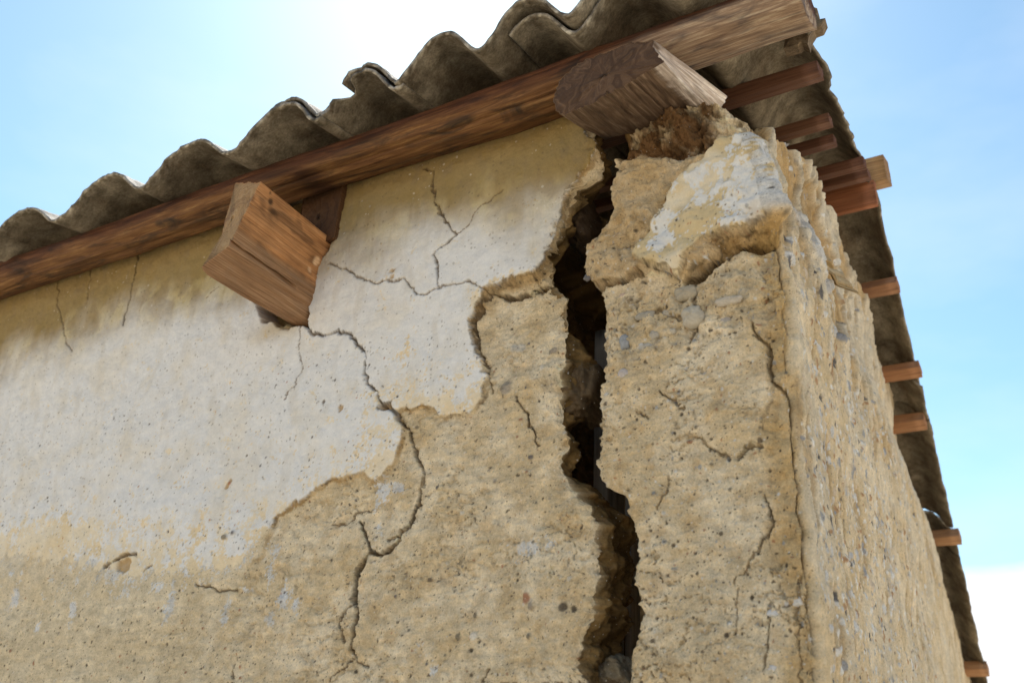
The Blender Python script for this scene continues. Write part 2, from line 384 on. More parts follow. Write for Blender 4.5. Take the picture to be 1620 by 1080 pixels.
# ------------------------------------------------------------------ front wall, left of the crack
def left_wall():
    root = empty('adobe_wall', (-1.3, 0.15, GZ), 'long whitewashed adobe wall with peeling plaster left of the wide crack', 'wall')
    step = 0.0017
    zv = zrows(0.935, step)
    xl = np.interp(zv, LE[0], LE[1]) + 0.0045 * fbm(zv, zv * 0, 45, 4, 3) - 0.006 * np.abs(fbm(zv, zv * 0, 20, 4, 5, .6)) + .001 + 0.002 * fbm(zv, zv * 0, 190, 3, 8)
    xb = np.concatenate([np.linspace(-2.95, -2.02, 25)[:-1], np.arange(-2.02, -0.62, step)])
    nb = len(xb); ns = 95
    t = np.linspace(0, 1, ns + 1)[1:]
    x = np.empty((len(zv), nb + ns)); x[:, :nb] = xb
    x[:, nb:] = xb[-1] + (xl[:, None] - xb[-1]) * t[None]
    z = np.repeat(zv[:, None], nb + ns, 1)
    # ---- height
    h = 0.004 * fbm(x, z, 7, 3, 20) + 0.0012 * fbm(x, z, 45, 3, 24)
    wx = x + 0.0045 * fbm(x, z, 38, 4, 30) + 0.005 * (np.abs(fbm(x, z, 30, 4, 31, .6)) - .2) + 0.0005 * fbm(x, z, 200, 2, 33); wz = z + 0.0045 * fbm(x, z, 38, 4, 36) + 0.005 * (np.abs(fbm(x, z, 30, 4, 37, .6)) - .2) + 0.0005 * fbm(x, z, 200, 2, 39)
    plb = [(927, 203), (942, 235), (930, 258), (900, 298), (887, 327), (870, 367), (860, 400), (843, 427), (797, 437), (765, 455), (758, 480), (741, 507), (744, 530), (753, 551), (764, 572), (766, 595),
           (758, 626), (738, 652), (695, 653), (688, 644), (678, 638), (668, 637), (655, 640), (639, 643), (628, 648), (634, 672), (635, 688), (629, 707), (618, 730), (603, 752),
           (595, 755), (572, 748), (551, 751), (525, 758), (497, 770), (473, 787), (455, 800), (432, 816), (424, 840), (408, 880), (330, 925), (200, 945), (-60, 960),
           (-400, 960), (-400, 250), (300, 180), (927, 60)]
    pl = wp(plb)
    win = (x > -1.55) & (x < -0.4) & (z > 0.1)
    sd_ = np.where(z > 0.55, 0.3, -0.3).astype(float)
    sd_[win] = sdf(wx[win], wz[win], pl)
    lw = x <= -1.55
    sd_[lw & (z > 0.0)] = sdf(x[lw & (z > 0.0)], z[lw & (z > 0.0)], pl)
    # the plaster stands proud; its step dies out where it is worn into the wall at lower left
    px_fade = np.maximum(sst(0.300, 0.345, z + 0.01 * fbm(x, z, 30, 2, 62)), sst(-1.10, -1.0, x))
    thick = 0.006 + 0.014 * np.exp(-((x + 0.62) ** 2 + (z - 0.66) ** 2) / 0.009)
    S_ = sst(-(0.002 + 0.45 * thick), 0.0015, sd_ + 0.0008 * fbm(x, z, 70, 3, 61))
    h += (S_ - 1) * thick * px_fade
    # bare ledge under the big plaster tongue lies deeper at its top
    pocket = wp([(765, 462), (800, 447), (866, 450), (884, 470), (888, 560), (800, 600), (775, 600), (750, 520)])
    pk = np.zeros_like(x); w2 = (x > -0.9) & (x < -0.5) & (z > 0.45) & (z < 0.75)
    pk[w2] = sst(-0.012, 0.012, sdf(wx[w2], wz[w2], pocket)); h -= 0.006 * pk * (1 - S_)
    rough = (1 - S_) * sst(-1.5, -0.9, x)
    h += rough * (0.0018 * fbm(x, z, 90, 4, 50, 0.6)) + 0.0005 * fbm(x, z, 260, 3, 55)
    slab = np.abs(fbm(x, z * 2.2, 22, 4, 58, 0.55)); h -= rough * 0.0035 * np.clip(0.12 - slab, 0, 1) / 0.12 * sst(0.1, 0.5, fbm(x, z, 9, 2, 59) + 0.2)
    # crack lip crumbles
    de = xl[:, None] - x
    ch = np.exp(-np.clip(de, 0, 1) / 0.008)
    h -= ch * (0.006 + 0.006 * fbm(x, z, 60, 3, 60))
    brk = wp([(925, 150), (942, 240), (950, 262), (905, 305), (870, 415), (862, 445), (850, 430), (868, 365), (886, 322), (930, 260), (926, 205)])
    # ---- colour
    col = np.empty(x.shape + (3,)); v = fbm(x, z, 14, 4, 70)
    col[:] = ADOBE; col = mix(col, ADOBE2, sst(-0.5, 0.6, v)); col = mix(col, CLAY * 1.15, 0.28 * sst(0.1, 0.7, fbm(x, z, 30, 4, 75, 0.6)) * rough)
    low = sst(-0.9, -1.3, x)
    col = mix(col, np.array([0.62, 0.53, 0.37]), 0.55 * low)
    # fine level bedding
    bed = fbm(x * .35, z * 1.5, 75, 4, 77, .6) ; col = col * (1 + .13 * bed * (1 - S_))[..., None]; h += .0006 * bed * (1 - S_)
    # fracture face of the plaster
    frac = sst(-0.007, -0.002, sd_) * sst(0.002, -0.0005, sd_) * px_fade * (0.35 + 0.65 * sst(-.3, .4, fbm(x, z, 40, 3, 66)))
    frac = np.maximum(frac, 0.9 * sst(-0.022, -0.004, sd_) * sst(0.002, -0.001, sd_) * np.exp(-((x + 0.64) ** 2 + (z - 0.68) ** 2) / 0.006))
    col = mix(col, CLAY * 0.85, frac * 0.8)
    # whitewash: worn away along an uneven lower line, in speckles
    wl = wp([(-400, 838), (-60, 838), (0, 862), (60, 872), (130, 880), (200, 898), (260, 892), (330, 888), (380, 875), (415, 830), (440, 812), (520, 768), (600, 755), (640, 700), (650, 640), (735, 652), (780, 600), (760, 460), (870, 430), (960, 200),
             (960, -100), (-400, -100)])
    up = z > 0.1
    ws = np.full(x.shape, -0.3); ws[up] = sdf(x[up], z[up], wl)
    nn = 0.85 * fbm(x, z, 36, 5, 80, 0.8) + 0.30 * fbm(x + 0.3 * z, z * 0.8, 26, 3, 86)
    speck = 0.75 * fbm(x, z, 210, 3, 88, 0.75)
    wear = np.zeros_like(x)
    for (cx, cy, rx, ry, a) in [(610, 690, 40, 60, .75), (640, 600, 55, 40, .42), (740, 600, 60, 35, .45), (560, 740, 60, 40, .4), (650, 570, 70, 40, .15), (90, 840, 120, 30, .7), (420, 720, 120, 70, .22), (250, 790, 150, 60, .22), (75, 870, 60, 40, .6),
                                (-60, 860, 60, 40, .7), (250, 850, 120, 30, .3)]:
        c0 = P(cx, cy); rr = 0.00125
        wear += a * np.exp(-(((x - c0[0]) / (rx * rr)) ** 2 + ((z - c0[2]) / (ry * rr)) ** 2))
    bias = np.clip(ws / np.where(x < -1.05, 0.070, 0.026), -1.45, 1.25)
    wv = bias - 1.15 * wear + nn * 1.05 + speck * (0.6 + 0.5 * wear)
    white = sst(-0.05, 0.09, wv) * sst(-0.002, 0.001, np.where(sd_ > -0.29, sd_, -1))
    # dabs of lime left on the bare wall
    for (cx, cy, rx, ry) in [(597, 775, 9, 22), (590, 838, 8, 14), (628, 770, 8, 6), (840, 865, 18, 9), (862, 860, 8, 7), (818, 868, 12, 10), (355, 960, 8, 16), (430, 880, 10, 26), (445, 945, 12, 14), (425, 975, 8, 8), (463, 960, 7, 10),
                              (385, 930, 9, 9), (270, 960, 10, 26), (115, 965, 8, 16), (20, 950, 12, 18), (60, 990, 8, 10), (660, 1020, 7, 5), (680, 1060, 8, 8)]:
        c0 = P(cx, cy); rr = 0.0011
        q = 1 - np.hypot((x - c0[0]) / (rx * rr), (z - c0[2]) / (ry * rr)) + 0.9 * nn + speck * 0.7
        white = np.maximum(white, sst(0.25, 0.42, q) * (np.hypot((x - c0[0]) / (rx * rr), (z - c0[2]) / (ry * rr)) < 2))
    base_pl = mix(np.broadcast_to(np.array([.66, .585, .455]), col.shape), ADOBE * 1.02, sst(-0.4, 0.6, v))
    on = sst(-0.001, 0.0015, sd_) * px_fade + (sd_ > 0) * (1 - px_fade)
    col = mix(col, base_pl, np.clip(on, 0, 1) * 0.75 * np.maximum(px_fade, sst(.27, .34, z + .02 * v)))
    wc = mix(np.broadcast_to(WHITE, col.shape), CREAM, 0.30 * sst(-0.1, 0.7, fbm(x, z, 11, 4, 95)))
    wc = mix(wc, OCHRE, 0.16 * sst(0.1, 0.8, fbm(x * 1.6, z * 0.6, 20, 4, 97)))
    col = mix(col, wc, white)
    h += white * 0.0004
    # ochre weather stain high on the wall, with drips, deepened by painted eave shade
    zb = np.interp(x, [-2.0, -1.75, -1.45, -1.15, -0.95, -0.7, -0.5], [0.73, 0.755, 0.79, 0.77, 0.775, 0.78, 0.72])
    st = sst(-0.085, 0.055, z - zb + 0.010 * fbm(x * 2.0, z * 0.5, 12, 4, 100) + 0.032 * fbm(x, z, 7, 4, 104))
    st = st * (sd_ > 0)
    och_shade = mix(np.broadcast_to(np.array([.215, .137, .024]), col.shape), np.array([.38, .285, .098]), 0.95 * sst(.07, -.01, z - zb - .02 * fbm(x, z, 10, 3, 108)) * sst(-0.2, 0.5, fbm(x * 1.3, z, 16, 4, 107)))
    och_shade = mix(och_shade, np.array([0.17, 0.11, 0.035]), 0.5 * sst(0.25, 0.75, fbm(x * 1.5, z * 1.0, 26, 4, 109)) * sst(0.02, 0.10, z - zb))
    col = mix(col, och_shade, 0.9 * st)
    # thin brown trickle marks
    tr = sst(0.45, 0.7, fbm(x * 3.0, z * 0.35, 30, 2, 112)) * st
    col = mix(col, np.array([0.22, 0.15, 0.07]), 0.25 * tr)
    # patches around the beam
    bs = P(440, 520)
    col = mix(col, OCHRE * 0.9, 0.55 * np.exp(-(((x - bs[0]) / 0.05) ** 2 + ((z - bs[2]) / 0.018) ** 2)))
    # dark grain of the exposed clay close to the crack
    # ---- cracks
    cr_ = [([(222, 392), (213, 430), (206, 470), (195, 515)], 2.6, 5), ([(92, 440), (92, 488), (100, 510), (103, 530), (108, 545), (117, 556)], 1.6, 3), ([(143, 425), (135, 480)], 1.1, 2),
           ([(672, 265), (684, 273), (684, 300), (697, 335), (712, 358), (722, 372)], 2.2, 5), ([(722, 372), (740, 355), (760, 325), (795, 300)], 1.2, 2), ([(722, 372), (686, 403), (693, 420), (693, 455)], 2.2, 5),
           ([(520, 418), (545, 425), (560, 434), (590, 446), (612, 444), (640, 442), (650, 458), (660, 466), (675, 466), (693, 456), (740, 444), (765, 456)], 1.7, 4),
           ([(476, 512), (495, 527), (510, 530), (530, 524), (553, 528), (570, 545), (580, 560), (577, 590), (590, 615), (600, 633), (606, 641)], 3.4, 8),
           ([(474, 512), (473, 560), (478, 585)], 1.2, 2), ([(478, 585), (466, 610), (450, 632)], 1.0, 2),
           ([(612, 640), (622, 650), (637, 672), (645, 674), (647, 690), (655, 718), (664, 735), (667, 755), (660, 780), (655, 800), (642, 830), (625, 848), (605, 852)], 3.2, 8),
           ([(630, 838), (628, 852), (620, 862), (600, 873), (583, 872)], 4.5, 9), ([(562, 825), (574, 850), (583, 870)], 3.0, 7), ([(518, 828), (545, 826), (553, 815), (558, 810), (585, 805)], 1.4, 3),
           ([(583, 872), (568, 890), (558, 905), (555, 930), (553, 950)], 6.5, 14), ([(553, 950), (560, 965), (558, 985), (553, 1010), (552, 1025)], 3.4, 7), ([(553, 950), (540, 968), (534, 985), (538, 1010)], 2.4, 4),
           ([(552, 1026), (560, 1042), (582, 1055)], 1.3, 3), ([(555, 1040), (530, 1060), (515, 1072)], 1.2, 2), ([(766, 460), (745, 508), (750, 540), (768, 585), (773, 612)], 3.5, 8),
           ([(771, 595), (774, 618)], 4.0, 8), ([(815, 625), (828, 655), (838, 680), (850, 700)], 1.8, 4), ([(765, 458), (800, 462), (840, 452), (868, 440)], 4.5, 12),
           ([(166, 896), (180, 888), (192, 876), (212, 876)], 4.2, 8), ([(310, 926), (330, 926), (345, 934), (372, 932)], 2.2, 5), ([(228, 902), (240, 892)], 3.5, 6),
           ([(325, 468), (345, 452)], 1.2, 2), ([(1095, 1078), (763, 1080)], 1.0, 1), ([(760, 1075), (770, 1055)], 1.6, 3), ([(365, 1070), (368, 1050)], 1.6, 3)]
    # plaster edge itself is a little undercut
    h, col = crackset(x, z, h, col, cr_)
    # small chipped holes
    for (cx, cy, rx, ry, dp) in [(609, 639, 11, 6, 13), (196, 892, 15, 11, 5), (541, 646, 5, 7, 3), (621, 425, 5, 5, 3), (622, 436, 6, 3, 3), (552, 1025, 4, 4, 6), (363, 763, 5, 5, 1)]:
        c0 = P(cx, cy); dd = np.hypot((wx - c0[0]) / (rx * 0.0011), (wz - c0[2]) / (ry * 0.0011)); k = sst(1.1, 0.8, dd)
        h -= dp * 0.001 * k; col = mix(col, CLAY * 0.9, 0.8 * k)
    # ---- grains
    n = 5200; pts = np.stack([rng.uniform(-1.8, -0.47, n), rng.uniform(0.08, 0.70, n)], 1)
    pal = np.array([[.07, .055, .04], [.10, .08, .06], [.33, .28, .22], [.64, .58, .48], [.34, .16, .09], [.2, .17, .12], [.13, .12, .12]])
    q = sdf(pts[:, 0], pts[:, 1], pl)
    keep = (q < 0) | (rng.random(n) < 0.5 * (pts[:, 1] < 0.60)); pts = pts[keep]; q = q[keep]; n = len(pts)
    rad = np.clip(rng.lognormal(math.log(0.00105), 0.40, n), 0.0008, 0.0045); rad[q > 0] *= 0.85
    ck = rng.choice(7, n, p=[.27, .18, .12, .12, .09, .16, .06])
    hg = np.where(ck < 2, -0.0012, np.where(rad > .002, 0.0012, 0.0004))
    h, col = scatter(x, z, h, col, pts, rad, hg, pal[ck], asp=rng.uniform(.8, 1.3, n), zvec=zv)
    big = [((886, 958), 7.0, 1), ((903, 961), 4.5, 0), ((837, 957), 5, 2), ((748, 972), 4, 5), ((797, 610), 12, 2), ((815, 545), 9, 3), ((805, 545), 7, 3), ((870, 550), 7, 2), ((780, 760), 3, 2), ((675, 915), 4.5, 1), ((721, 1007), 5, 5),
           ((740, 1027), 3.5, 0), ((745, 1005), 6, 3), ((897, 913), 4, 3), ((830, 945), 7, 4), ((833, 1005), 4, 5), ((363, 764), 4, 4), ((357, 850), 6, 5), ((370, 843), 4, 6), ((855, 580), 5, 3), ((836, 721), 4, 6), ((770, 742), 3.2, 2)]
    bp_ = wp([b_[0] for b_ in big]); h, col = scatter(x, z, h, col, bp_, np.array([b_[1] for b_ in big]) * 0.0009, np.where(np.array([b_[2] for b_ in big]) < 2, -.0008, .0028), pal[[b_[2] for b_ in big]], asp=rng.uniform(.85, 1.35, len(big)), zvec=zv)
    # ---- pocket broken out round the beam
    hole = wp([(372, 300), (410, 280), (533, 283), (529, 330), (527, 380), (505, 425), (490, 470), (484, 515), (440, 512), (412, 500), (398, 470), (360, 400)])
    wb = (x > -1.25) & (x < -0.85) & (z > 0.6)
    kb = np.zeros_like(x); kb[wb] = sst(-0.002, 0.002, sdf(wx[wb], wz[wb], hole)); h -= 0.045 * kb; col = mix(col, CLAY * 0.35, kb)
    chip = wp([(413, 498), (440, 520), (476, 514), (478, 508), (420, 485)])
    kb[wb] = sst(-0.002, 0.003, sdf(wx[wb], wz[wb], chip)); h -= 0.010 * kb; col = mix(col, OCHRE * 0.8, kb)
    jx, jz, col = steepfix(x, z, h, col)
    jx[:, -1] = 0; jz[:, -1] = 0; jx[:, -6:] *= np.linspace(1, 0, 6); jz[:, -6:] *= np.linspace(1, 0, 6)
    # ---- interior side of the crack (faces +X)
    dd = np.concatenate([np.linspace(0, 0.12, 62)[1:], np.linspace(0.12, 0.42, 40)[1:]])
    zz = np.repeat(zv[:, None], len(dd), 1); D = np.repeat(dd[None], len(zv), 0)
    zpx = [0.1, 0.34, 0.365, 0.41, 0.43, 0.47, 0.50, 0.545, 0.575, 0.61, 0.66, 0.72, 0.76, 0.82, 0.9]
    d0 = np.interp(zz, zpx, [.10, .09, .05, .022, .02, .075, .085, .05, .012, .012, .022, .032, .03, .03, .03])
    lump = 0.012 * sst(0, 0.02, D) * fbm(D, zz, 24, 4, 130, 0.55) + 0.010 * sst(0, 0.015, D) * (np.abs(fbm(D, zz, 13, 2, 135)) - 0.2)
    lump += sst(0, 0.03, D) * np.interp(zz, zpx, [.0, .012, .0, -.002, 0, .01, .012, .008, -.006, -.01, -.004, .004, .002, 0, 0])
    rec = -1.3 * np.clip(D - d0 - 0.02 * fbm(D, zz, 16, 3, 138), 0, 0.12)
    xi = xl[:, None] + lump + rec
    yi = D - (h[:, -1:] * np.exp(-D / 0.015)) + 0.004 * sst(0, .02, D) * fbm(D, zz, 50, 3, 140)
    ci = mix(np.broadcast_to(CLAY * 0.28, xi.shape + (3,)), CLAY * 0.55, sst(-0.3, 0.5, fbm(D, zz, 30, 4, 145)))  # clay colour darkened to paint the crack's inner shade
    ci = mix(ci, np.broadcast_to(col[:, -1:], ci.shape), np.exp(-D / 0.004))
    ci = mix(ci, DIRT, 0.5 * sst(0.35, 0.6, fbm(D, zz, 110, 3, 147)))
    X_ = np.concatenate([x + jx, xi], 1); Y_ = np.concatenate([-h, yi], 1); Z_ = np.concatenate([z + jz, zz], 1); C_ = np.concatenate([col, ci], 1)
    nr, nc = X_.shape
    V = np.stack([X_, Y_, Z_], -1).reshape(-1, 3); C = C_.reshape(-1, 3)
    Fc = grid_faces(nr, nc)
    isP = np.concatenate([(sd_ > -0.0003) & ((ws > -0.012 + .010 * nn) | (x > -1.02)), np.zeros(xi.shape, bool)], 1)
    fp = (isP[:-1, :-1] & isP[1:, 1:]).ravel()
    Vb, Fb, Cb = compact(V, Fc[~fp], C); mk('wall_body', Vb, Fb, M_EARTH, root, col=Cb)
    Vb, Fb, Cb = compact(V, Fc[fp], C); o = mk('plaster_coat', Vb, Fb, M_PLAS, root, col=Cb)
left_wall()

# ------------------------------------------------------------------ corner block and gable wall, right of the crack
def side_pt(px, py):
    c = ray(px, py); c = c / (-c[0]); k = (0.272 - DR) / (1 - DR * c[1])
    return c[1] * k - 1, c[2] * k

def right_wall():
    root = empty('adobe_wall', (-0.4, 0.3, GZ), 'crumbling pebbly adobe corner and long side wall right of the wide crack', 'wall')
    step = 0.0015
    zv = np.concatenate([np.linspace(GZ - 0.05, 0.06, 26)[:-1], np.arange(0.06, 1.03, step)]); nz_ = len(zv)
    xr = np.interp(zv, RE[0], RE[1]) + 0.004 * fbm(zv, zv * 0 + 3, 45, 4, 203) + 0.006 * np.abs(fbm(zv, zv * 0, 20, 4, 205, .6)) - .001 + 0.002 * fbm(zv, zv * 0, 190, 3, 208)
    xc = np.interp(zv, CE[0], CE[1])
    rc = 0.016
    dn = np.concatenate([np.linspace(0.45, 0.05, 12)[:-1], np.linspace(0.05, 0, 14)[:-1]])
    nb = 205; tb = np.linspace(0, 1, nb); ta = np.linspace(0, np.pi / 2, 16)[1:]
    sv = [0.0015]; 
    while sv[-1] < 2.6: sv.append(sv[-1] + 0.0017 * (1 + 1.6 * sv[-1]))
    sv = np.array(sv)
    one = np.ones((nz_, 1))
    # front
    xf = np.concatenate([xr[:, None] + (xc - rc - xr)[:, None] * tb[None], (xc - rc)[:, None] + rc * ta[None]], 1); zf = zv[:, None] * np.ones(nb + 15)[None]
    svx = np.concatenate([rc * (ta - np.pi / 2) - rc * .0, sv]); zs = zv[:, None] * np.ones(len(svx))[None]; ys = rc + svx[None] * one
    # ---------------- front heights / colours
    def front(x, z, near):
        wx = x + 0.0035 * fbm(x, z, 40, 4, 230) + 0.0003 * fbm(x, z, 200, 2, 233); wz = z + 0.0035 * fbm(x, z, 40, 4, 236) + 0.0003 * fbm(x, z, 200, 2, 239)
        h = 0.004 * fbm(x, z, 12, 3, 220) + 0.0022 * fbm(x, z, 45, 4, 224, 0.55) + 0.0011 * fbm(x, z, 170, 3, 226, 0.6)
        # horizontal tearing of the rammed earth
        s1 = np.abs(fbm(x * 0.7, z * 1.5, 26, 4, 228, 0.6)); tear = sst(0.10, 0.0, s1) * sst(-0.1, 0.4, fbm(x, z, 8, 2, 229)); h -= 0.003 * tear; h0 = h.copy()
        col = np.empty(x.shape + (3,)); col[:] = ADOBE; col = mix(col, ADOBE2, sst(-0.4, 0.6, fbm(x, z, 12, 4, 240))); col = mix(col, CLAY * 1.1, 0.32 * sst(0.15, 0.7, fbm(x, z, 34, 4, 244, .6)))
        col = mix(col, CLAY * 0.8, 0.35 * tear)
        bed = fbm(x * .35, z * 1.5, 75, 4, 248, .6); col = col * (1 + .13 * bed)[..., None]; h += .0008 * bed
        win = z > 0.4
        def reg(pts, a, b):
            o = np.zeros_like(x); q = wp(pts); o[win] = sst(a, b, sdf(wx[win], wz[win], q)); return o
        B = reg([(900, 425), (932, 385), (968, 345), (965, 292), (990, 262), (1012, 252), (1050, 252), (1080, 258), (1130, 240), (1192, 213), (1226, 285), (1246, 350), (1246, 388), (1185, 388), (1150, 400), (1105, 440), (1085, 452), (1035, 432), (1010, 445), (960, 452), (940, 455), (925, 448)], -0.003, 0.009)
        A = reg([(1188, 216), (1210, 218), (1224, 280), (1240, 342), (1215, 352), (1180, 370), (1130, 380), (1112, 395), (1090, 425), (1078, 446), (1045, 430), (1014, 414), (1040, 372), (1078, 308), (1105, 275), (1150, 236)], -0.002, 0.0015)
        Cc = reg([(1240, 345), (1215, 355), (1180, 372), (1125, 383), (1135, 400), (1118, 412), (1095, 440), (1108, 443), (1150, 405), (1185, 392), (1225, 388), (1250, 392), (1250, 350)], -0.006, 0.010)
        D_ = reg([(930, 100), (950, 215), (990, 262), (1012, 250), (1050, 250), (1080, 256), (1130, 238), (1192, 212), (1260, 200), (1260, 80)], -0.006, 0.006)
        h += B * (0.016 + .007 * fbm(x, z, 24, 3, 246) + .003 * fbm(x, z, 95, 3, 247) * (1 - A)) + 0.009 * A - 0.018 * Cc
        h += D_ * (-0.016 + 0.016 * fbm(x, z, 17, 3, 250) + 0.007 * fbm(x, z, 60, 3, 252))
        # the brown boulder of clay at the top bulges, then turns away to the right
        c0 = P(1065, 200); bl = np.exp(-(((x - c0[0]) / 0.06) ** 2 + ((z - c0[2]) / 0.045) ** 2)); h += D_ * (0.026 * bl + 0.008 * fbm(x, z, 75, 4, 253, .6))
        slant = np.clip((x - P(1118, 165)[0]) + 0.15 * (0.85 - z), 0, 1) * D_; h -= 0.38 * slant
        c1 = P(960, 250); h -= D_ * 0.03 * np.exp(-(((x - c1[0]) / 0.03) ** 2 + ((z - c1[2]) / 0.06) ** 2))
        col = mix(col, np.array([0.13, 0.058, 0.018]), 0.92 * D_ * sst(0.02, -0.01, x - P(1120, 180)[0]) * sst(-1.1, -.1, fbm(x, z, 30, 4, 255)))
        col = mix(col, ADOBE2, 0.7 * D_ * sst(-0.005, 0.015, x - P(1125, 180)[0]))  # paler right flank: its lit side is put into the colour
        col = mix(col, np.array([.06, .035, .015]), 0.5 * D_ * sst(0.2, 0.55, fbm(x, z, 70, 4, 257, .6)) * sst(0.02, -0.01, x - P(1120, 180)[0]))
        col = mix(col, CLAY * 0.55, Cc * 0.85)  # shadow of the recess under the patch painted as darker clay
        col = mix(col, CLAY * 0.95, 0.5 * B * (1 - A)); 
        # plaster patch: smoother, cream, flecks of lime
        h = h - 0.6 * A * h0
        ac = mix(np.broadcast_to(np.array([.50, .40, .235]), col.shape), CREAM, sst(-0.3, 0.5, fbm(x, z, 18, 3, 260)))
        u = fbm(x, z, 42, 4, 262, 0.65)
        wb_ = np.zeros_like(x)
        for (cx, cy, rx, ry, a) in [(1200, 290, 38, 60, 1.15), (1120, 290, 26, 22, .8), (1065, 370, 20, 22, .8), (1052, 405, 14, 18, .8), (1150, 335, 25, 18, .55), (1165, 365, 25, 8, .7), (1085, 350, 16, 10, .55), (1215, 330, 20, 22, 1.0)]:
            c = P(cx, cy); wb_ += a * np.exp(-(((x - c[0]) / (rx * .00105)) ** 2 + ((z - c[2]) / (ry * .00115)) ** 2))
        wm = sst(0.66, 0.82, wb_ + 0.75 * u + 0.35 * fbm(x, z, 240, 2, 266)) * A
        ac = mix(ac, np.array([.57, .565, .545]), wm); h += 0.0007 * wm
        col = mix(col, ac, A)
        # eroded yellow strip next to the corner, below the patch
        cx_ = np.interp(z, CE[0], CE[1]); e = cx_ - x
        strip = sst(0.034 + 0.012, 0.026, e + 0.012 * fbm(x, z, 14, 4, 270)) * sst(0.66, 0.62, z)
        h -= 0.010 * strip * (1 + 0.5 * fbm(x, z, 40, 3, 273)); col = mix(col, np.array([0.47, 0.31, 0.12]), 0.6 * strip)
        # upper stony zone
        st = reg([(950, 460), (1085, 452), (1150, 410), (1240, 395), (1240, 500), (1150, 530), (1060, 560), (960, 600)], -0.02, 0.02)
        h += st * 0.0045 * fbm(x, z, 55, 4, 276, 0.6); col = mix(col, np.array([.40, .36, .28]), 0.5 * st * sst(-.1, .5, fbm(x, z, 48, 3, 278)))
        # smooth pale render low down right of the crack
        sm = P(1150, 960); k = np.exp(-(((x - sm[0]) / .06) ** 2 + ((z - sm[2]) / .10) ** 2)); col = mix(col, CREAM, .35 * k)
        ck_ = [([(940, 456), (985, 448), (1020, 436)], 5, 9), ([(1085, 452), (1108, 440), (1135, 412), (1150, 404), (1180, 390), (1240, 388)], 6, 14), ([(1108, 442), (1098, 455), (1098, 475), (1105, 490)], 2.6, 6),
               ([(1100, 520), (1092, 540)], 2.2, 5), ([(1010, 503), (1030, 500), (1042, 488), (1060, 498), (1075, 502), (1092, 498)], 4, 6), ([(1236, 400), (1240, 425), (1238, 450)], 5, 10), ([(1190, 515), (1212, 545), (1215, 580), (1222, 602), (1240, 612), (1255, 630), (1258, 680)], 3.5, 8),
               ([(1170, 720), (1185, 708), (1205, 704)], 3.5, 8), ([(1208, 780), (1212, 800), (1220, 830), (1212, 850)], 1.8, 4), ([(1258, 660), (1255, 700), (1266, 760), (1264, 800), (1276, 840), (1274, 880), (1286, 915), (1284, 950), (1296, 1010), (1296, 1050), (1304, 1080)], 2.6, 7),
               ([(1260, 905), (1258, 1000), (1262, 1080)], 1.4, 3), ([(1045, 615), (1062, 630), (1082, 645)], 2, 5), ([(1010, 650), (1025, 660)], 2.4, 5), ([(1095, 690), (1125, 705), (1150, 722)], 1.5, 4), ([(1060, 750), (1055, 770), (1050, 790), (1042, 805)], 1.1, 2.5),
               ([(1210, 845), (1190, 880), (1175, 905), (1160, 920)], 1.2, 3), ([(1222, 950), (1214, 1000), (1208, 1060)], 1.4, 3), ([(1168, 930), (1162, 1000)], .8, 1.2), ([(930, 400), (945, 375)], 2, 4), ([(1068, 305), (1062, 340), (1050, 360)], 2.4, 5),
               ([(990, 400), (1010, 395)], 3, 6)]
        h, col = crackset(x, z, h, col, ck_, seed=320, ck=0.5)
        h -= np.exp(-np.clip(x - np.interp(z, RE[0], RE[1]), 0, 1) / 0.007) * (0.007 + 0.006 * fbm(x, z, 60, 3, 290))
        return h, col
    hf, cf = front(xf, zf, None)
    n = 1700; pts = np.stack([rng.uniform(-0.53, -0.26, n), rng.uniform(0.08, 0.68, n)], 1)
    pal = np.array([[.07, .055, .04], [.12, .09, .06], [.32, .32, .31], [.62, .6, .56], [.34, .17, .09], [.2, .17, .12]])
    rad = np.clip(rng.lognormal(math.log(0.00105), 0.42, n), 0.0008, 0.005)
    ck = rng.choice(6, n, p=[.22, .17, .16, .2, .1, .15]); hg = np.where(ck < 2, -.0012, np.where(rad > .002, .0016, .0004))
    hf, cf = scatter(xf, zf, hf, cf, pts, rad, hg, pal[ck], asp=rng.uniform(.8, 1.3, n), zvec=zv)
    fjx, fjz, cf = steepfix(xf, zf, hf, cf, 820)
    # ---------------- side heights / colours
    Yq, Zq = ys, zs
    hs = 0.008 * fbm(Yq, Zq, 4, 3, 400) + 0.0022 * fbm(Yq, Zq, 18, 3, 404) + 0.0010 * fbm(Yq, Zq, 70, 3, 408) 
    hs += 0.0011 * fbm(Yq, Zq, 200, 2, 410); hs += .0007 * fbm(Yq * .4, Zq * 1.6, 40, 3, 411)
    cs = np.empty(Yq.shape + (3,)); cs[:] = ADOBE * 1.04; cs = mix(cs, ADOBE2 * 1.02, sst(-.5, .5, fbm(Yq, Zq, 9, 4, 420)))
    cs = mix(cs, np.array([0.55, 0.49, 0.38]), 0.5 * sst(0.0, 0.6, fbm(Yq * 1.0, Zq, 5, 4, 424)))
    top = sst(0.50, 0.72, Zq)
    stk = fbm(Yq * 2.4, Zq * .45, 9, 4, 427, .6); cs = mix(cs, np.array([.36, .24, .11]), .6 * sst(.32, .62, stk)); hs -= .003 * sst(.3, .6, stk)
    lay = fbm(Yq * 1.0, Zq * 0.35, 13, 3, 430, .6)                      # standing shells of old render near the top
    stepd = sst(-0.04, 0.03, lay); hs += top * (0.010 * (stepd - 0.5) + 0.005 * sst(-.1, .1, fbm(Yq, Zq * .3, 30, 2, 434))) * sst(1.6, 0.4, Yq)
    cs = mix(cs, CLAY * 1.1, 0.65 * top * (1 - stepd) * sst(1.4, .6, Yq)); cs = mix(cs, np.array([.60, .54, .43]), 0.5 * top * stepd)
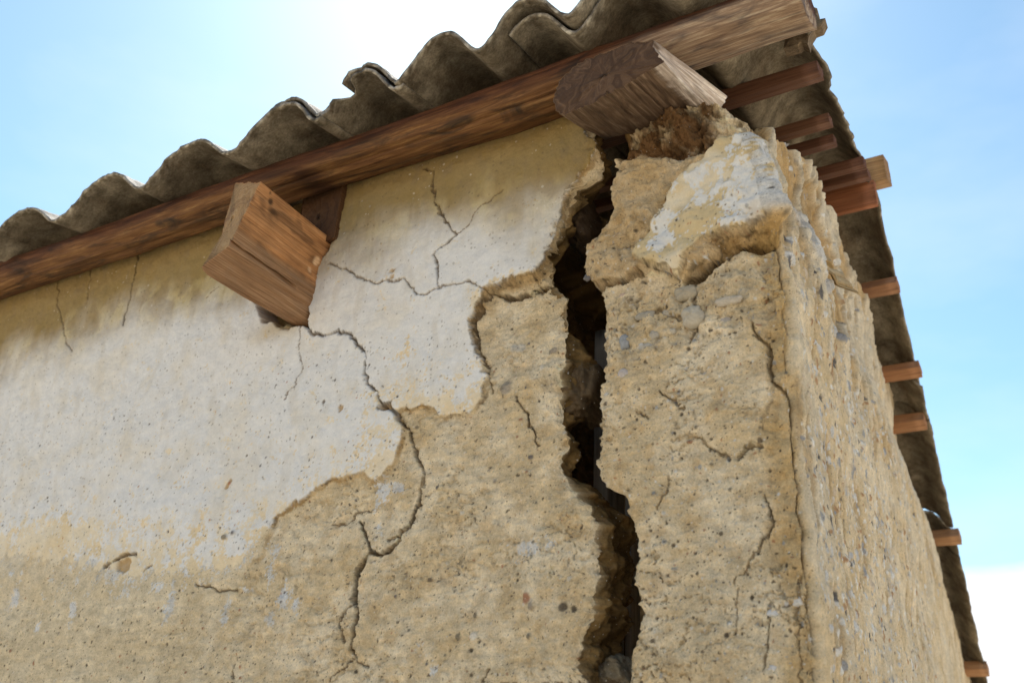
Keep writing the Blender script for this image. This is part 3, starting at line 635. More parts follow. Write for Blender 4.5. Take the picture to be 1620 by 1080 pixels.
    def sreg(pts, a, b):
        q = np.array([side_pt(*p_) for p_ in pts]); o = np.zeros_like(Yq); m_ = (Zq > q[:, 1].min() - .05) & (Yq < q[:, 0].max() + .05)
        o[m_] = sst(a, b, sdf(Yq[m_] + .006 * fbm(Yq[m_], Zq[m_], 30, 3, 440), Zq[m_] + .006 * fbm(Yq[m_], Zq[m_], 30, 3, 444), q)); return o
    rcs = sreg([(1288, 262), (1305, 290), (1322, 350), (1332, 400), (1345, 455), (1345, 530), (1322, 530), (1318, 470), (1300, 380), (1290, 320)], -.006, .006)
    hs -= 0.016 * rcs; cs = mix(cs, np.array([.36, .23, .09]), .75 * rcs)
    wpz = sreg([(1268, 318), (1288, 330), (1305, 400), (1316, 450), (1308, 468), (1292, 430), (1278, 380)], -.004, .004); hs += .006 * wpz; cs = mix(cs, WHITE, .65 * wpz)
    for pl_ in ([(1395, 660), (1402, 700), (1410, 740), (1420, 780)], [(1412, 640), (1404, 690)], [(1436, 850), (1444, 900)], [(1362, 560), (1372, 640)]):
        q = np.array([side_pt(*p_) for p_ in pl_]); d = seg_dist(Yq, Zq, q); k = sst(.014, .003, d + .006 * fbm(Yq, Zq, 40, 2, 450)); cs = mix(cs, CLAY, .7 * k); hs -= .004 * k
    pal2 = np.array([[.70, .69, .66], [.55, .55, .55], [.30, .31, .33], [.08, .08, .09], [.42, .24, .12], [.58, .48, .36]])
    n = 4200; yy = rng.beta(1.15, 2.2, n) * 1.7; zz_ = rng.uniform(0.1, 0.93, n); keep = rng.random(n) < np.where(zz_ > .66, .3, 1) ; yy, zz_ = yy[keep] + .012, zz_[keep]; yy = yy + .018; n = len(yy)
    rad = np.clip(rng.lognormal(math.log(0.0032), 0.45, n), 0.0018, 0.011); ck = rng.choice(6, n, p=[.27, .2, .13, .1, .12, .18])
    hs, cs = scatter(ys, zs, hs, cs, np.stack([yy, zz_], 1), rad, np.where(ck == 3, -.001, rad * .22), pal2[ck], asp=rng.uniform(.75, 1.3, n), zvec=zv)
    he, ce = hf[:, nb:], cf[:, nb:]; hse, cse = hs[:, :15], cs[:, :15]; fjx, fjz = fjx[:, :nb], fjz[:, :nb]; hf, cf, xf, zf = hf[:, :nb], cf[:, :nb], xf[:, :nb], zf[:, :nb]; hs, cs, ys, zs = hs[:, 15:], cs[:, 15:], ys[:, 15:], zs[:, 15:]
    # corner: strip of side render broken from the front
    # ---------------- assemble
    kx = xc[:, None]
    nx = np.array([1, DR]) / math.hypot(1, DR)
    Xa, Ya, Za, Ca = [], [], [], []
    # inside face of the crack
    dnn = dn[None] * one
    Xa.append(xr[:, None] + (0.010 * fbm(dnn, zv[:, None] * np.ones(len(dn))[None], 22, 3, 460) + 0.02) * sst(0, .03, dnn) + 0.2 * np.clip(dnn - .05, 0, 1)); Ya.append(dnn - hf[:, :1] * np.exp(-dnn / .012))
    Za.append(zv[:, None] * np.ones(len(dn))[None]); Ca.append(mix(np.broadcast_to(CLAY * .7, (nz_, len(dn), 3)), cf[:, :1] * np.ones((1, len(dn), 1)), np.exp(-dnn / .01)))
    Xa.append(xf + fjx); Ya.append(-hf); Za.append(zf + fjz); Ca.append(cf)
    wb1 = sst(.35, .95, (np.arange(15) / 14)[None] + 0.35 * fbm(np.arange(15)[None] * .1 * one, zv[:, None] * 25, 1, 3, 470))
    hc = he * (1 - wb1) + hse * wb1
    A_ = ta[None] * one
    Xa.append(kx - rc + (rc + hc) * np.sin(A_)); Ya.append(rc - (rc + hc) * np.cos(A_)); Za.append(zv[:, None] * np.ones(15)[None])
    wA = wb1[..., None]; Ca.append(ce * (1 - wA) + cse * wA)
    Xa.append(kx - DR * sv[None] + hs * nx[0]); Ya.append(ys + hs * nx[1]); Za.append(zs); Ca.append(cs)
    X_, Y_, Z_, C_ = [np.concatenate(a, 1) for a in (Xa, Ya, Za, Ca)]
    # ragged top line
    fx = wp([(940, 165), (965, 195), (985, 205), (1000, 183), (1030, 165), (1060, 153), (1110, 155)])
    fx = np.vstack([fx, P(1150, 180, .03)[[0, 2]], P(1188, 205, .035)[[0, 2]]])
    st_ = [side_pt(*p_) for p_ in [(1245, 198), (1262, 230), (1285, 235), (1300, 260), (1340, 350), (1385, 480), (1425, 620), (1440, 700), (1480, 870), (1525, 1040)]]
    i0 = nz_ * 3 // 4
    nA, nF = len(dn), nb
    ztop = np.empty(X_.shape[1])
    ztop[:nA] = fx[0, 1] + 0.0; ztop[nA:nA + nF] = np.interp(xf[i0], fx[:, 0], fx[:, 1])
    sy = np.array([0.0, 0.030, 0.042, 0.067, 0.10, 0.14, 0.20] + [p_[0] for p_ in st_[2:]]); sz = np.array([.742, .758, .800, .818, .830, .852, .886] + [p_[1] for p_ in st_[2:]])
    ztop[nA + nF + 15:] = np.where(sv + rc < 2.28, np.interp(sv + rc, sy, sz), 0.452 - 0.425 * (sv + rc - 2.28))
    ztop[nA + nF:nA + nF + 15] = np.linspace(ztop[nA + nF - 1], ztop[nA + nF + 15], 15)
    cc = np.arange(X_.shape[1]); ztop = ztop + 0.004 * fbm(cc * .012, cc * 0, 1, 4, 480)
    ztop[:nA + nF] += 0.0
    over = Z_ > ztop[None]
    # rows above the top line turn inwards over the wall's thickness
    exc = np.clip(Z_ - ztop[None], 0, None)
    cxm, cym = -0.45, 0.12
    inn = np.minimum(exc * 1.5, np.where(np.arange(X_.shape[1]) < nA + nF, .14, .05)[None])
    Zn = np.where(over, ztop[None] + 0.25 * np.minimum(exc, .006) - 1.1 * np.clip(inn - .012, 0, 1), Z_)
    dirx = np.zeros(X_.shape[1]); diry = np.zeros(X_.shape[1]); dirx[:nA] = 0.6; diry[nA:nA + nF] = 1
    aa = np.linspace(0, np.pi / 2, 17)[1:-1]; dirx[nA + nF:nA + nF + 15] = -np.sin(aa); diry[nA + nF:nA + nF + 15] = np.cos(aa); dirx[nA + nF + 15:] = -1
    jrow = np.argmax(over, 0); jrow[~over.any(0)] = nz_ - 1
    base = np.maximum(jrow - 1, 0)
    Xn = np.where(over, X_[base, cc][None] + dirx[None] * inn, X_); Yn = np.where(over, Y_[base, cc][None] + diry[None] * inn, Y_)
    CCI = np.broadcast_to(cc[None] * .035, exc.shape); t1 = sst(0, .01, exc); n9 = fbm(CCI, exc * 60, 1, 4, 485, .6)
    Xn = Xn + t1 * .007 * n9; Yn = Yn + t1 * .007 * fbm(CCI, exc * 60, 1, 4, 489, .6); Zn = Zn + t1 * .005 * fbm(CCI, exc * 60, 1, 4, 493, .6)
    C_ = mix(C_, mix(np.broadcast_to(CLAY, C_.shape), ADOBE * .9, sst(-.4, .5, n9)), .85 * sst(0, .004, exc))
    V = np.stack([Xn, Yn, Zn], -1).reshape(-1, 3); C = C_.reshape(-1, 3)
    Fc = grid_faces(nz_, X_.shape[1])
    # face split: plaster patch
    q = wp([(1188, 216), (1210, 218), (1224, 280), (1240, 342), (1215, 352), (1180, 370), (1130, 380), (1112, 395), (1090, 425), (1078, 446), (1045, 430), (1014, 414), (1040, 372), (1078, 308), (1105, 275), (1150, 236)])
    pm = np.zeros(X_.shape, bool); wx = xf + 0.0035 * fbm(xf, zf, 40, 4, 230) + 0.0003 * fbm(xf, zf, 200, 2, 233); wz = zf + 0.0035 * fbm(xf, zf, 40, 4, 236) + 0.0003 * fbm(xf, zf, 200, 2, 239)
    pm[:, nA:nA + nF] = sdf(wx, wz, q) > 0
    fp = (pm[:-1, :-1] & pm[1:, 1:]).ravel()
    Vb, Fb, Cb = compact(V, Fc[~fp], C); mk('wall_body', Vb, Fb, M_EARTH, root, col=Cb)
    Vb, Fb, Cb = compact(V, Fc[fp], C); mk('plaster_patch', Vb, Fb, M_PLAS, root, col=Cb)
    # larger stones bedded in the clay
    for (cx, cy, rx, rz, c_) in [(1097, 502, 15, 15, (.50, .45, .36)), (1054, 492, 10, 7, (.46, .41, .33)), (1022, 500, 14, 6, (.36, .33, .27)), (988, 540, 8, 11, (.33, .34, .35)), (987, 592, 8, 7, (.52, .47, .44)), (1155, 478, 19, 6, (.55, .48, .38)),
                                  (1150, 503, 18, 6, (.42, .38, .34)), (1022, 550, 12, 6, (.46, .42, .35)), (1035, 530, 8, 6, (.45, .41, .34)), (1085, 465, 16, 10, (.42, .37, .28)), (1062, 525, 7, 5, (.5, .45, .36)), (1138, 408, 8, 6, (.42, .34, .24)),
                                  (1012, 548, 6, 5, (.6, .56, .5)), (985, 468, 5, 4, (.55, .42, .34)), (1256, 948, 7, 6, (.68, .66, .62)), (1222, 969, 7, 4, (.62, .62, .62)), (1221, 1057, 6, 4, (.62, .6, .58)), (935, 443, 7, 5, (.16, .15, .15))]:
        c0 = P(cx, cy)
        jj = np.argmin(np.abs(zv - c0[2])); ii = np.argmin(np.abs(xf[jj] - c0[0])); yy0 = -hf[jj, ii]
        pebble(root, (c0[0], yy0 + 0.0028, c0[2]), rx * .00092, rz * .00098, tuple(q_ * .8 for q_ in c_))

def pebble(parent, c, rx, rz, colr, ry=None):
    nu, nv = 26, 18
    u = np.linspace(0, 2 * np.pi, nu, endpoint=False); v = np.linspace(0.05, np.pi - .05, nv)
    U, W = np.meshgrid(u, v); sd0 = int(abs(c[0] * 9000)) % 500 + 600
    k = 1 + 0.16 * fbm(np.cos(U) + W * .6, np.sin(U) + sd0, 1.1, 3, sd0)
    px_ = np.sign(np.cos(U)) * np.abs(np.cos(U)) ** .85; pz_ = np.sign(np.sin(U)) * np.abs(np.sin(U)) ** .85
    V = np.stack([c[0] + rx * k * np.sin(W) * px_, c[1] - (ry or min(rx, rz) * .8) * k * np.cos(W), c[2] + rz * k * np.sin(W) * pz_], -1).reshape(-1, 3)
    f = []
    for i in range(nv - 1):
        for j in range(nu): a = i * nu + j; b_ = i * nu + (j + 1) % nu; f.append((a, a + nu, b_ + nu, b_))
    f.append(tuple(range(nu))); f.append(tuple(range((nv - 1) * nu, nv * nu))[::-1])
    cl = np.array(colr)[None] * (1 + .12 * fbm(V[:, 0], V[:, 2], 300, 3, 5))[:, None]
    return mk('pebble', V, f, M_STONE, parent, col=cl)
right_wall()

# ------------------------------------------------------------------ the unseen back and left walls that keep the room dark
def slab(name, x0, x1, y0, y1, z0, zfun, label):
    n = 12; t = np.linspace(0, 1, n); V = []; f = []
    long_y = (y1 - y0) > (x1 - x0)
    for a in t:
        if long_y: y = y0 + (y1 - y0) * a; V += [(x0, y, z0), (x1, y, z0), (x1, y, zfun(y)), (x0, y, zfun(y))]
        else: x = x0 + (x1 - x0) * a; V += [(x, y0, z0), (x, y1, z0), (x, y1, zfun(y1)), (x, y0, zfun(y0))]
    for i in range(n - 1):
        for k in range(4): a = i * 4 + k; b_ = i * 4 + (k + 1) % 4; f.append((a, b_, b_ + 4, a + 4))
    f += [(0, 1, 2, 3), tuple(range((n - 1) * 4, n * 4))]
    V = np.array(V); o = mk(name, V, f, M_EARTH, col=np.broadcast_to(ADOBE, V.shape), smooth=False)
    return tag(o, label, 'wall')
slab('adobe_wall', -3.1, -2.951, 0.0, 3.3, GZ - .05, lambda y: 0.88 + float(roof(np.array(y))), 'unseen plain adobe gable wall closing the far left end, added to keep the room dark')
slab('adobe_wall', -2.95, -0.62, 3.0, 3.3, GZ - .05, lambda y: -0.1, 'unseen low plain adobe wall along the back, added to keep the room dark')

# ------------------------------------------------------------------ timber
def resample(poly, n):
    poly = np.asarray(poly, float); q = np.vstack([poly, poly[:1]]); d = np.r_[0, np.cumsum(np.linalg.norm(np.diff(q, axis=0), axis=1))]
    t = np.linspace(0, d[-1], n, endpoint=False)
    return np.stack([np.interp(t, d, q[:, k]) for k in range(3)], 1), t

def timber(name, A, B, mat, nlen=60, nper=120, bump=0.001, seed=0, colfn=None, parent=None, ring=0.0, capA=None, rnd=3, sag=None, grooves=(), capk=.8):
    """solid between two 3-D polygons A (near end) and B; grain along it"""
    a, ta = resample(A, nper); b_, tb = resample(B, nper)
    for _ in range(rnd):       # round the arrises
        a = (np.roll(a, 1, 0) + 2 * a + np.roll(a, -1, 0)) / 4; b_ = (np.roll(b_, 1, 0) + 2 * b_ + np.roll(b_, -1, 0)) / 4
    ln = np.linalg.norm(b_.mean(0) - a.mean(0)); s = np.linspace(0, 1, nlen)
    V = a[None] * (1 - s)[:, None, None] + b_[None] * s[:, None, None]
    if sag is not None: V = V + sag(s)[:, None, :]
    cen = V.mean(1, keepdims=True); nrm = V - cen; nrm /= np.linalg.norm(nrm, axis=2, keepdims=True)
    U = (s * ln)[:, None] * np.ones(nper)[None]; W = ta[None] * np.ones(nlen)[:, None]
    per = ta[-1] + ta[1]
    wA = np.abs(((W / per) * 2) % 2 - 1)
    dsp = bump * (fbm(U * 6, wA * per * 60, 1, 4, seed) + 2.2 * fbm(U * 2.5, wA * per * 12, 1, 3, seed + 4))
    for (w0, wid, dep, u0, u1) in grooves:
        dd = np.abs(((W / per - w0 + .5) % 1 - .5)) * per + 0.002 * fbm(U * 25, U * 0, 1, 2, seed + 7); k = np.clip(1 - dd / wid, 0, 1) * sst(u0 - .02, u0 + .001, U) * sst(u1 + .02, u1, U)
        dsp = dsp - dep * k
    V = V + nrm * dsp[:, :, None]
    Vs = V.reshape(-1, 3); UVs = np.stack([U, W], -1).reshape(-1, 2)
    f = []
    for i in range(nlen - 1):
        for j in range(nper): p = i * nper + j; q = i * nper + (j + 1) % nper; f.append((p, q, q + nper, p + nper))
    base = len(Vs); allV = [Vs]; allU = [UVs]; capmask = [np.zeros(len(Vs))]
    rings = [1.0, .93, .85, .74, .62, .5, .38, .26, .14, .04]
    for (rowi, sgn) in ((0, 1), (nlen - 1, -1)):
        R0 = V[rowi]; c = R0.mean(0); ax = (b_.mean(0) - a.mean(0)); ax /= np.linalg.norm(ax)
        prev = np.arange(nper) + rowi * nper
        for ri, rr in enumerate(rings):
            Q = c + (R0 - c) * (rr if ri else 0.985)
            Q = Q + ax[None] * sgn * (-1) * (0.0012 * fbm(Q[:, 0] + Q[:, 1], Q[:, 2], 160, 3, seed + 11) + (0.0 if ri else -.001))[:, None]
            idx = base + np.arange(nper); base += nper
            allV.append(Q); rad = np.linalg.norm(Q - c, axis=1)
            allU.append(np.stack([ring + 0.15 + 0.03 * np.sin(np.arange(nper) / nper * 2 * np.pi), rad * capk + ring + .006 * fbm(Q[:, 0], Q[:, 2], 40, 3, seed + 21)], 1)); capmask.append(np.ones(nper))
            for j in range(nper):
                p, q = prev[j], prev[(j + 1) % nper]; r_, s_ = idx[j], idx[(j + 1) % nper]
                f.append((q, p, r_, s_) if sgn > 0 else (p, q, s_, r_))
            prev = idx
        f.append(tuple(prev[::-1]) if sgn < 0 else tuple(prev))
    VV = np.vstack(allV); UU = np.vstack(allU); cm = np.concatenate(capmask)
    col = np.ones((len(VV), 3)) if colfn is None else colfn(VV, UU, cm)
    return mk(name, VV, f, mat, parent, col=col, uv=UU)

# long round-edged pole carrying the sheets along the front
def logcol(V, U, cm):
    x, z = V[:, 0], V[:, 2]
    c = np.ones((len(V), 3)) * np.array([.42, .36, .34])
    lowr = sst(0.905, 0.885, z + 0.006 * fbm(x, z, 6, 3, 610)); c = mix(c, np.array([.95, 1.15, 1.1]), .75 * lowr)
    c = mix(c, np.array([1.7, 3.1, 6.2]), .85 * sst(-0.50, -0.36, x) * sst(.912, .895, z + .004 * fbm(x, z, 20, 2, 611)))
    for (cx, cy, rx, rz) in [(95, 408, .05, .007), (20, 425, .03, .004), (425, 275, .05, .007), (470, 268, .03, .006), (628, 222, .006, .005), (590, 235, .03, .003), (150, 395, .02, .003)]:
        p = P(cx, cy, -.09); k = np.exp(-(((x - p[0]) / rx) ** 2 + ((z - p[2] + .1 * (x - p[0]) * 0) / rz) ** 2) ** 1.5); c = mix(c, np.array([.22, .2, .2]), .85 * k)
    return c
sec = [(-.066, .926), (-.082, .914), (-.088, .895), (-.080, .882), (-.055, .873), (-.030, .876), (-.006, .888), (-.004, .922), (-.04, .929)]
A = np.array([(-0.212, y, z - .002) for y, z in sec]); B = np.array([(-2.7, y, z + .017) for y, z in sec])
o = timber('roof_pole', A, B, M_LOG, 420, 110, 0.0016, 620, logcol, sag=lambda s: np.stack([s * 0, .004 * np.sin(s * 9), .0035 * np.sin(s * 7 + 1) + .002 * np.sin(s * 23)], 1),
           grooves=((.30, .002, .004, .3, 1.0), (.22, .0015, .003, .9, 1.7)))
tag(o, 'long reddish brown timber pole lying along the wall top under the sheets', 'timber pole')

# squared beam end poking out of the whitewashed wall
E = [P(412, 288, -.165), P(362, 388, -.186), P(318, 423, -.2), P(333, 436, -.165), P(372, 290, -.13)]
root = [np.array([-.995, 0, .806]), np.array([-1.015, 0, .73]), np.array([-1.031, 0, .664]), np.array([-1.118, 0, .690]), np.array([-1.08, 0, .835])]
def extr(a, b_, t): return [b_[i] + (b_[i] - a[i]) / np.linalg.norm(b_[i] - a[i]) * t for i in range(len(a))]
def beamcol(V, U, cm):
    c = np.ones((len(V), 3)); x, y, z = V.T
    c = c * np.array([1.0, .84, .70]); c = mix(c, np.array([.62, .68, .60]), cm * .8); c = c * (1 + .25 * fbm(x * 2 + z, y, 18, 3, 641))[:, None]; c = mix(c, np.array([.35, .3, .28]), .6 * sst(.25, .6, fbm(y * .6, z, 30, 3, 643)))
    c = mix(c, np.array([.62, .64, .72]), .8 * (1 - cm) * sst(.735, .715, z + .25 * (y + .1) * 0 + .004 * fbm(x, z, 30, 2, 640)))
    def mark(px, py, yy, r_, a, colr, p_=1.0, sx=1):
        nonlocal c
        p = P(px, py, yy); d = np.sqrt(((y - yy) / (r_ * sx)) ** 2 + ((z - p[2]) / r_) ** 2 + ((x - p[0]) / (r_ * 3)) ** 2); c = mix(c, np.array(colr), a * sst(1.2, .5, d))
    mark(432, 318, -.135, .006, .9, (.12, .1, .1)); mark(441, 333, -.125, .007, .9, (.10, .09, .09), sx=2.2); mark(425, 306, -.142, .003, .8, (.1, .1, .1))
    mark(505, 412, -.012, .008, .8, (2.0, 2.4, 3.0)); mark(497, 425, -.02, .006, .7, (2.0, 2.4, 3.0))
    return c
o = timber('beam_end', np.array(E), np.array(extr(E, root, .12)), M_BEAM, 110, 420, 0.0018, 650, beamcol, ring=.3, rnd=4, grooves=((.215, .004, .012, -0.03, .12), (.16, .0012, .0015, 0.02, .2), (.36, .001, .0014, .03, .2)))
tag(o, 'squared orange brown beam end poking out of the whitewashed wall under the pole', 'wooden beam', 'beam ends poking out of the front wall')
# roof-battered round topped beam end at the crack
E2 = [P(1033, 64, -.118), P(1008, 67, -.118), P(960, 82, -.116), P(908, 104, -.113), P(884, 132, -.110), P(872, 160, -.108), P(880, 176, -.104), P(892, 184, -.10), P(945, 158, -.104), P(1000, 128, -.106), P(1046, 100, -.112)]
R2 = [np.array([-.345, .02, .862]), np.array([-.375, .02, .882]), np.array([-.42, .02, .895]), np.array([-.475, .02, .89]), np.array([-.505, .02, .875]), np.array([-.525, .02, .86]), np.array([-.525, .02, .85]), np.array([-.518, .01, .842]), np.array([-.47, .01, .84]), np.array([-.41, .01, .84]), np.array([-.355, .02, .845])]
def b2col(V, U, cm):
    x, y, z = V.T; c = np.ones((len(V), 3)); c = mix(c, np.array([.52, .40, .31]), cm * .9)
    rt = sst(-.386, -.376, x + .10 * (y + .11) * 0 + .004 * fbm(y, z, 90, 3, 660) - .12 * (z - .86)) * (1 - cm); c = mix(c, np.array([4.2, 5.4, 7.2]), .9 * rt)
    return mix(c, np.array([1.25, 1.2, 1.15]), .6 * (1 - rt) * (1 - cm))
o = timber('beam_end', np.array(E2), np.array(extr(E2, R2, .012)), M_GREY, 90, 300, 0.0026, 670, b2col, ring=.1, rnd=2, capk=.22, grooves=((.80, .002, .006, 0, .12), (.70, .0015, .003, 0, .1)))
tag(o, 'dark weathered beam end with rounded top beside the crack under the pole', 'wooden beam', 'beam ends poking out of the front wall')

pk = [(-1.075, .015, .80), (-.978, .0, .795), (-.975, .0, .905), (-1.075, .015, .905)]
o = timber('packing_block', np.array([(a, -.012 + b_, c) for a, b_, c in pk]), np.array([(a, .11, c) for a, b_, c in pk]), M_BEAM, 30, 160, .0008, 690, (lambda V, U, cm: np.ones((len(V), 3)) * np.array([.18, .14, .11])), rnd=1)
tag(o, 'dark brown wood block in the wall pocket between squared beam end and pole', 'wood block')

def bar(name, end, x1, hy, hz, mat, seed, dy=0.0, slope=0.0, label=None, cat='batten', group='battens under the roof sheets', zs=None, tint=(1, 1, 1)):
    """bar along X whose right end is at `end` (3-D point), half sizes hy, hz, lying on the roof slope"""
    c, s_ = math.cos(slope), math.sin(slope)
    sec = [(-hy, -hz), (hy, -hz), (hy, hz), (-hy, hz)]
    A = np.array([(end[0], end[1] + a * c - b_ * s_, end[2] + a * s_ + b_ * c) for a, b_ in sec])
    B = A + np.array([x1 - end[0], dy, 0.0])
    o = timber(name, A, B, mat, 90, 64, 0.0006, seed, (lambda V, U, cm: np.ones((len(V), 3)) * np.array(tint)), ring=.2, rnd=1)
    if label: tag(o, label, cat, group)
    return o
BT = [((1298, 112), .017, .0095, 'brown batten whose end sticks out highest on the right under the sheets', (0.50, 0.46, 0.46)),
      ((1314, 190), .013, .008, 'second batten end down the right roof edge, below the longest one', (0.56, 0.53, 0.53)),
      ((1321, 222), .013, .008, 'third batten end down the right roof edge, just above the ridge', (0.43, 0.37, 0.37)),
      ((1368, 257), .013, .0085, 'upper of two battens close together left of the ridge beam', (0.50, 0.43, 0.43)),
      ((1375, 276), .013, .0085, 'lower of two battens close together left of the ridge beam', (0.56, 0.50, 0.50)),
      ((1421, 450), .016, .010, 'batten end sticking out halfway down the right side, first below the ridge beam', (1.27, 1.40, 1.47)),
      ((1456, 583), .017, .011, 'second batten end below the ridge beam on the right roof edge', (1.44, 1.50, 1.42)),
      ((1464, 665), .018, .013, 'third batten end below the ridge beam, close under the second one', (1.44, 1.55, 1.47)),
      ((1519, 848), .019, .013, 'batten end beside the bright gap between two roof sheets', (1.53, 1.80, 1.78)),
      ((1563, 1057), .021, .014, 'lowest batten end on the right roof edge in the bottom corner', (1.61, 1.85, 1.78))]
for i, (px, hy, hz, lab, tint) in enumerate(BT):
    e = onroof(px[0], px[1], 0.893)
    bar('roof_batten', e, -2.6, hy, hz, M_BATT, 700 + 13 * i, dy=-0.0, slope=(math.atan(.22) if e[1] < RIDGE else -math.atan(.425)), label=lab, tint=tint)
e = onroof(1386, 306, 0.885)
bar('fascia_board', e, -2.6, .008, .026, M_BATT, 830, slope=0.1, label='reddish board standing on edge just below the ridge beam on the right', cat='board', group=None, tint=(1.3, 1.05, .9))
e = PX(1404, 270, -.262)
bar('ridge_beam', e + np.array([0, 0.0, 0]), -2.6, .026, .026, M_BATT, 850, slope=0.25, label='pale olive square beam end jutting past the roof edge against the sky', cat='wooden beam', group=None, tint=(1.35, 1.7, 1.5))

# ------------------------------------------------------------------ corrugated sheets
def sheet(s0, s1, Y0, Y1, dz, label, seed, edge_noise=0.003, notch=None, right_jag=0.0, tilt=0.0, name='roof_sheet', wavy=1.0, top_tint=(1.25, 1.3, 1.35)):
    th = 0.0048
    s = np.arange(s0, s1 + .003, .005); Y = np.concatenate([np.arange(Y0, Y0 + .1, .004), np.arange(Y0 + .1, Y1, .012), [Y1]])
    SS, YY = np.meshgrid(s, Y)
    fade = np.exp(-(YY - Y0) / .03)
    yed = edge_noise * (fbm(SS, SS * 0, 60, 4, seed) + .5 * fbm(SS, SS * 0, 9, 2, seed + 3))
    if notch is not None:
        for (a, w_, d) in notch: yed = yed + d * np.clip(1 - np.abs((SS - a) / w_), 0, 1) ** .5
    Yc = YY + yed * fade
    fl = np.exp(-(Y1 - YY) / .03); Yc = Yc + 2 * edge_noise * fbm(SS, SS * 0, 60, 3, seed + 5) * fl
    ds = right_jag * .7 * (fbm(YY * 1, YY * 0, 13, 5, seed + 6)) * sst(s1 - .05, s1, SS)
    sp = SS + ds
    X = sp - DR * (Yc + .15)
    g = 0.934 + (wave(sp) - .934) * wavy
    Z = g + roof(Yc) + dz + tilt * (YY - Y0) + 0.0012 * fbm(X, Yc, 12, 3, seed + 8)
    # normals
    gx = np.gradient(g, axis=1) / .005; nrm = np.stack([-gx, np.zeros_like(gx) - .2, np.ones_like(gx)], -1); nrm /= np.linalg.norm(nrm, axis=2, keepdims=True)
    Bm = np.stack([X, Yc, Z], -1); Tp = Bm + nrm * th * (1 + .25 * fbm(SS, YY, 70, 3, seed + 9))[..., None]
    nr, nc = SS.shape; n = nr * nc
    F0 = grid_faces(nr, nc); f1 = F0[:, ::-1]; f2 = F0 + n
    r0 = np.arange(nc); e1 = np.stack([r0[:-1], r0[1:], r0[1:] + n, r0[:-1] + n], 1)
    rl = (nr - 1) * nc + r0; e2 = np.stack([rl[1:], rl[:-1], rl[:-1] + n, rl[1:] + n], 1)
    c0 = np.arange(nr) * nc; e3 = np.stack([c0[1:], c0[:-1], c0[:-1] + n, c0[1:] + n], 1)
    c1 = c0 + nc - 1; e4 = np.stack([c1[:-1], c1[1:], c1[1:] + n, c1[:-1] + n], 1)
    V = np.vstack([Bm.reshape(-1, 3), Tp.reshape(-1, 3)])
    ub = np.array([0.165, 0.145, 0.115])
    v = fbm(X, Yc, 8, 4, seed + 12)
    cb = mix(np.broadcast_to(ub, Bm.shape), np.array([.30, .275, .23]), sst(-.3, .6, v)); cb = mix(cb, np.array([.10, .07, .045]), .5 * sst(.1, .7, fbm(X * 2, Yc * .4, 22, 3, seed + 14)))
    lich = np.exp(-(YY - Y0) / .009); cb = mix(cb, np.array([.55, .53, .48]), .9 * lich * sst(-.1, .4, fbm(X, Yc, 140, 3, seed + 15)))
    cb = mix(cb, np.array([.07, .06, .05]), .6 * lich * sst(.1, .5, fbm(X, Yc, 110, 3, seed + 19)))
    ct = mix(np.broadcast_to(np.array([.30, .30, .31]), Tp.shape), np.array([.09, .09, .10]), sst(-.2, .4, fbm(X, Yc, 45, 4, seed + 16, .65))); ct = mix(ct, np.array([.5, .5, .5]), .6 * sst(.2, .5, fbm(X, Yc, 80, 3, seed + 17)))
    C = np.vstack([cb.reshape(-1, 3), ct.reshape(-1, 3)])
    o = mk(name, V, np.vstack([f1, f2, e1, e2, e3, e4]), M_CEM, col=C)
    return tag(o, label, 'roof sheet', 'corrugated roof sheets')
def sx(px, py, y=-.15): return P(px, py, y)[0]
sheet(-2.66, sx(512, 173), -.150, .76, .0, 'corrugated sheet along the far left of the front above the squared beam end', 900, notch=[(sx(300, 226), .02, .004)])
sheet(sx(385, 203) , sx(523, 150), -.142, .77, .0130, 'short lapped sheet raised above the left sheet with a dark hollow under its edge', 930)
sheet(sx(507, 173) - .002, sx(636, 125), -.146, .765, .0045, 'small chipped sheet with a broken notch above the middle of the front pole', 960, notch=[(sx(541, 131), .010, .035)], edge_noise=.005)
sheet(sx(541, 122) - .002, sx(640, 118), -.142, .775, .0185, 'little loose sheet remnant lying on top of the chipped one at mid front', 990, edge_noise=.006)
sheet(sx(625, 135), -.44, -.152, .77, .010, 'large corrugated sheet above the dark beam end, with the highest waves in the photo', 1020)
sheet(sx(795, 60) , -.222, -.128, .755, -.003, 'corrugated sheet with crumbling right edge above the broken corner', 1050, right_jag=.012)
sheet(-2.66, -.218, .70, 1.235, .004, 'corrugated sheet just behind the ridge on the right roof edge', 1080, right_jag=.005)
sheet(-2.66, -.210, 1.215, 1.690, -.004, 'dark mottled corrugated sheet midway down the right roof edge, above the bright gap', 1110, right_jag=.006, edge_noise=.004)
sheet(-2.66, -.208, 1.697, 2.95, -.006, 'lowest corrugated sheet on the right roof edge, below the bright gap', 1140, right_jag=.006, edge_noise=.004)

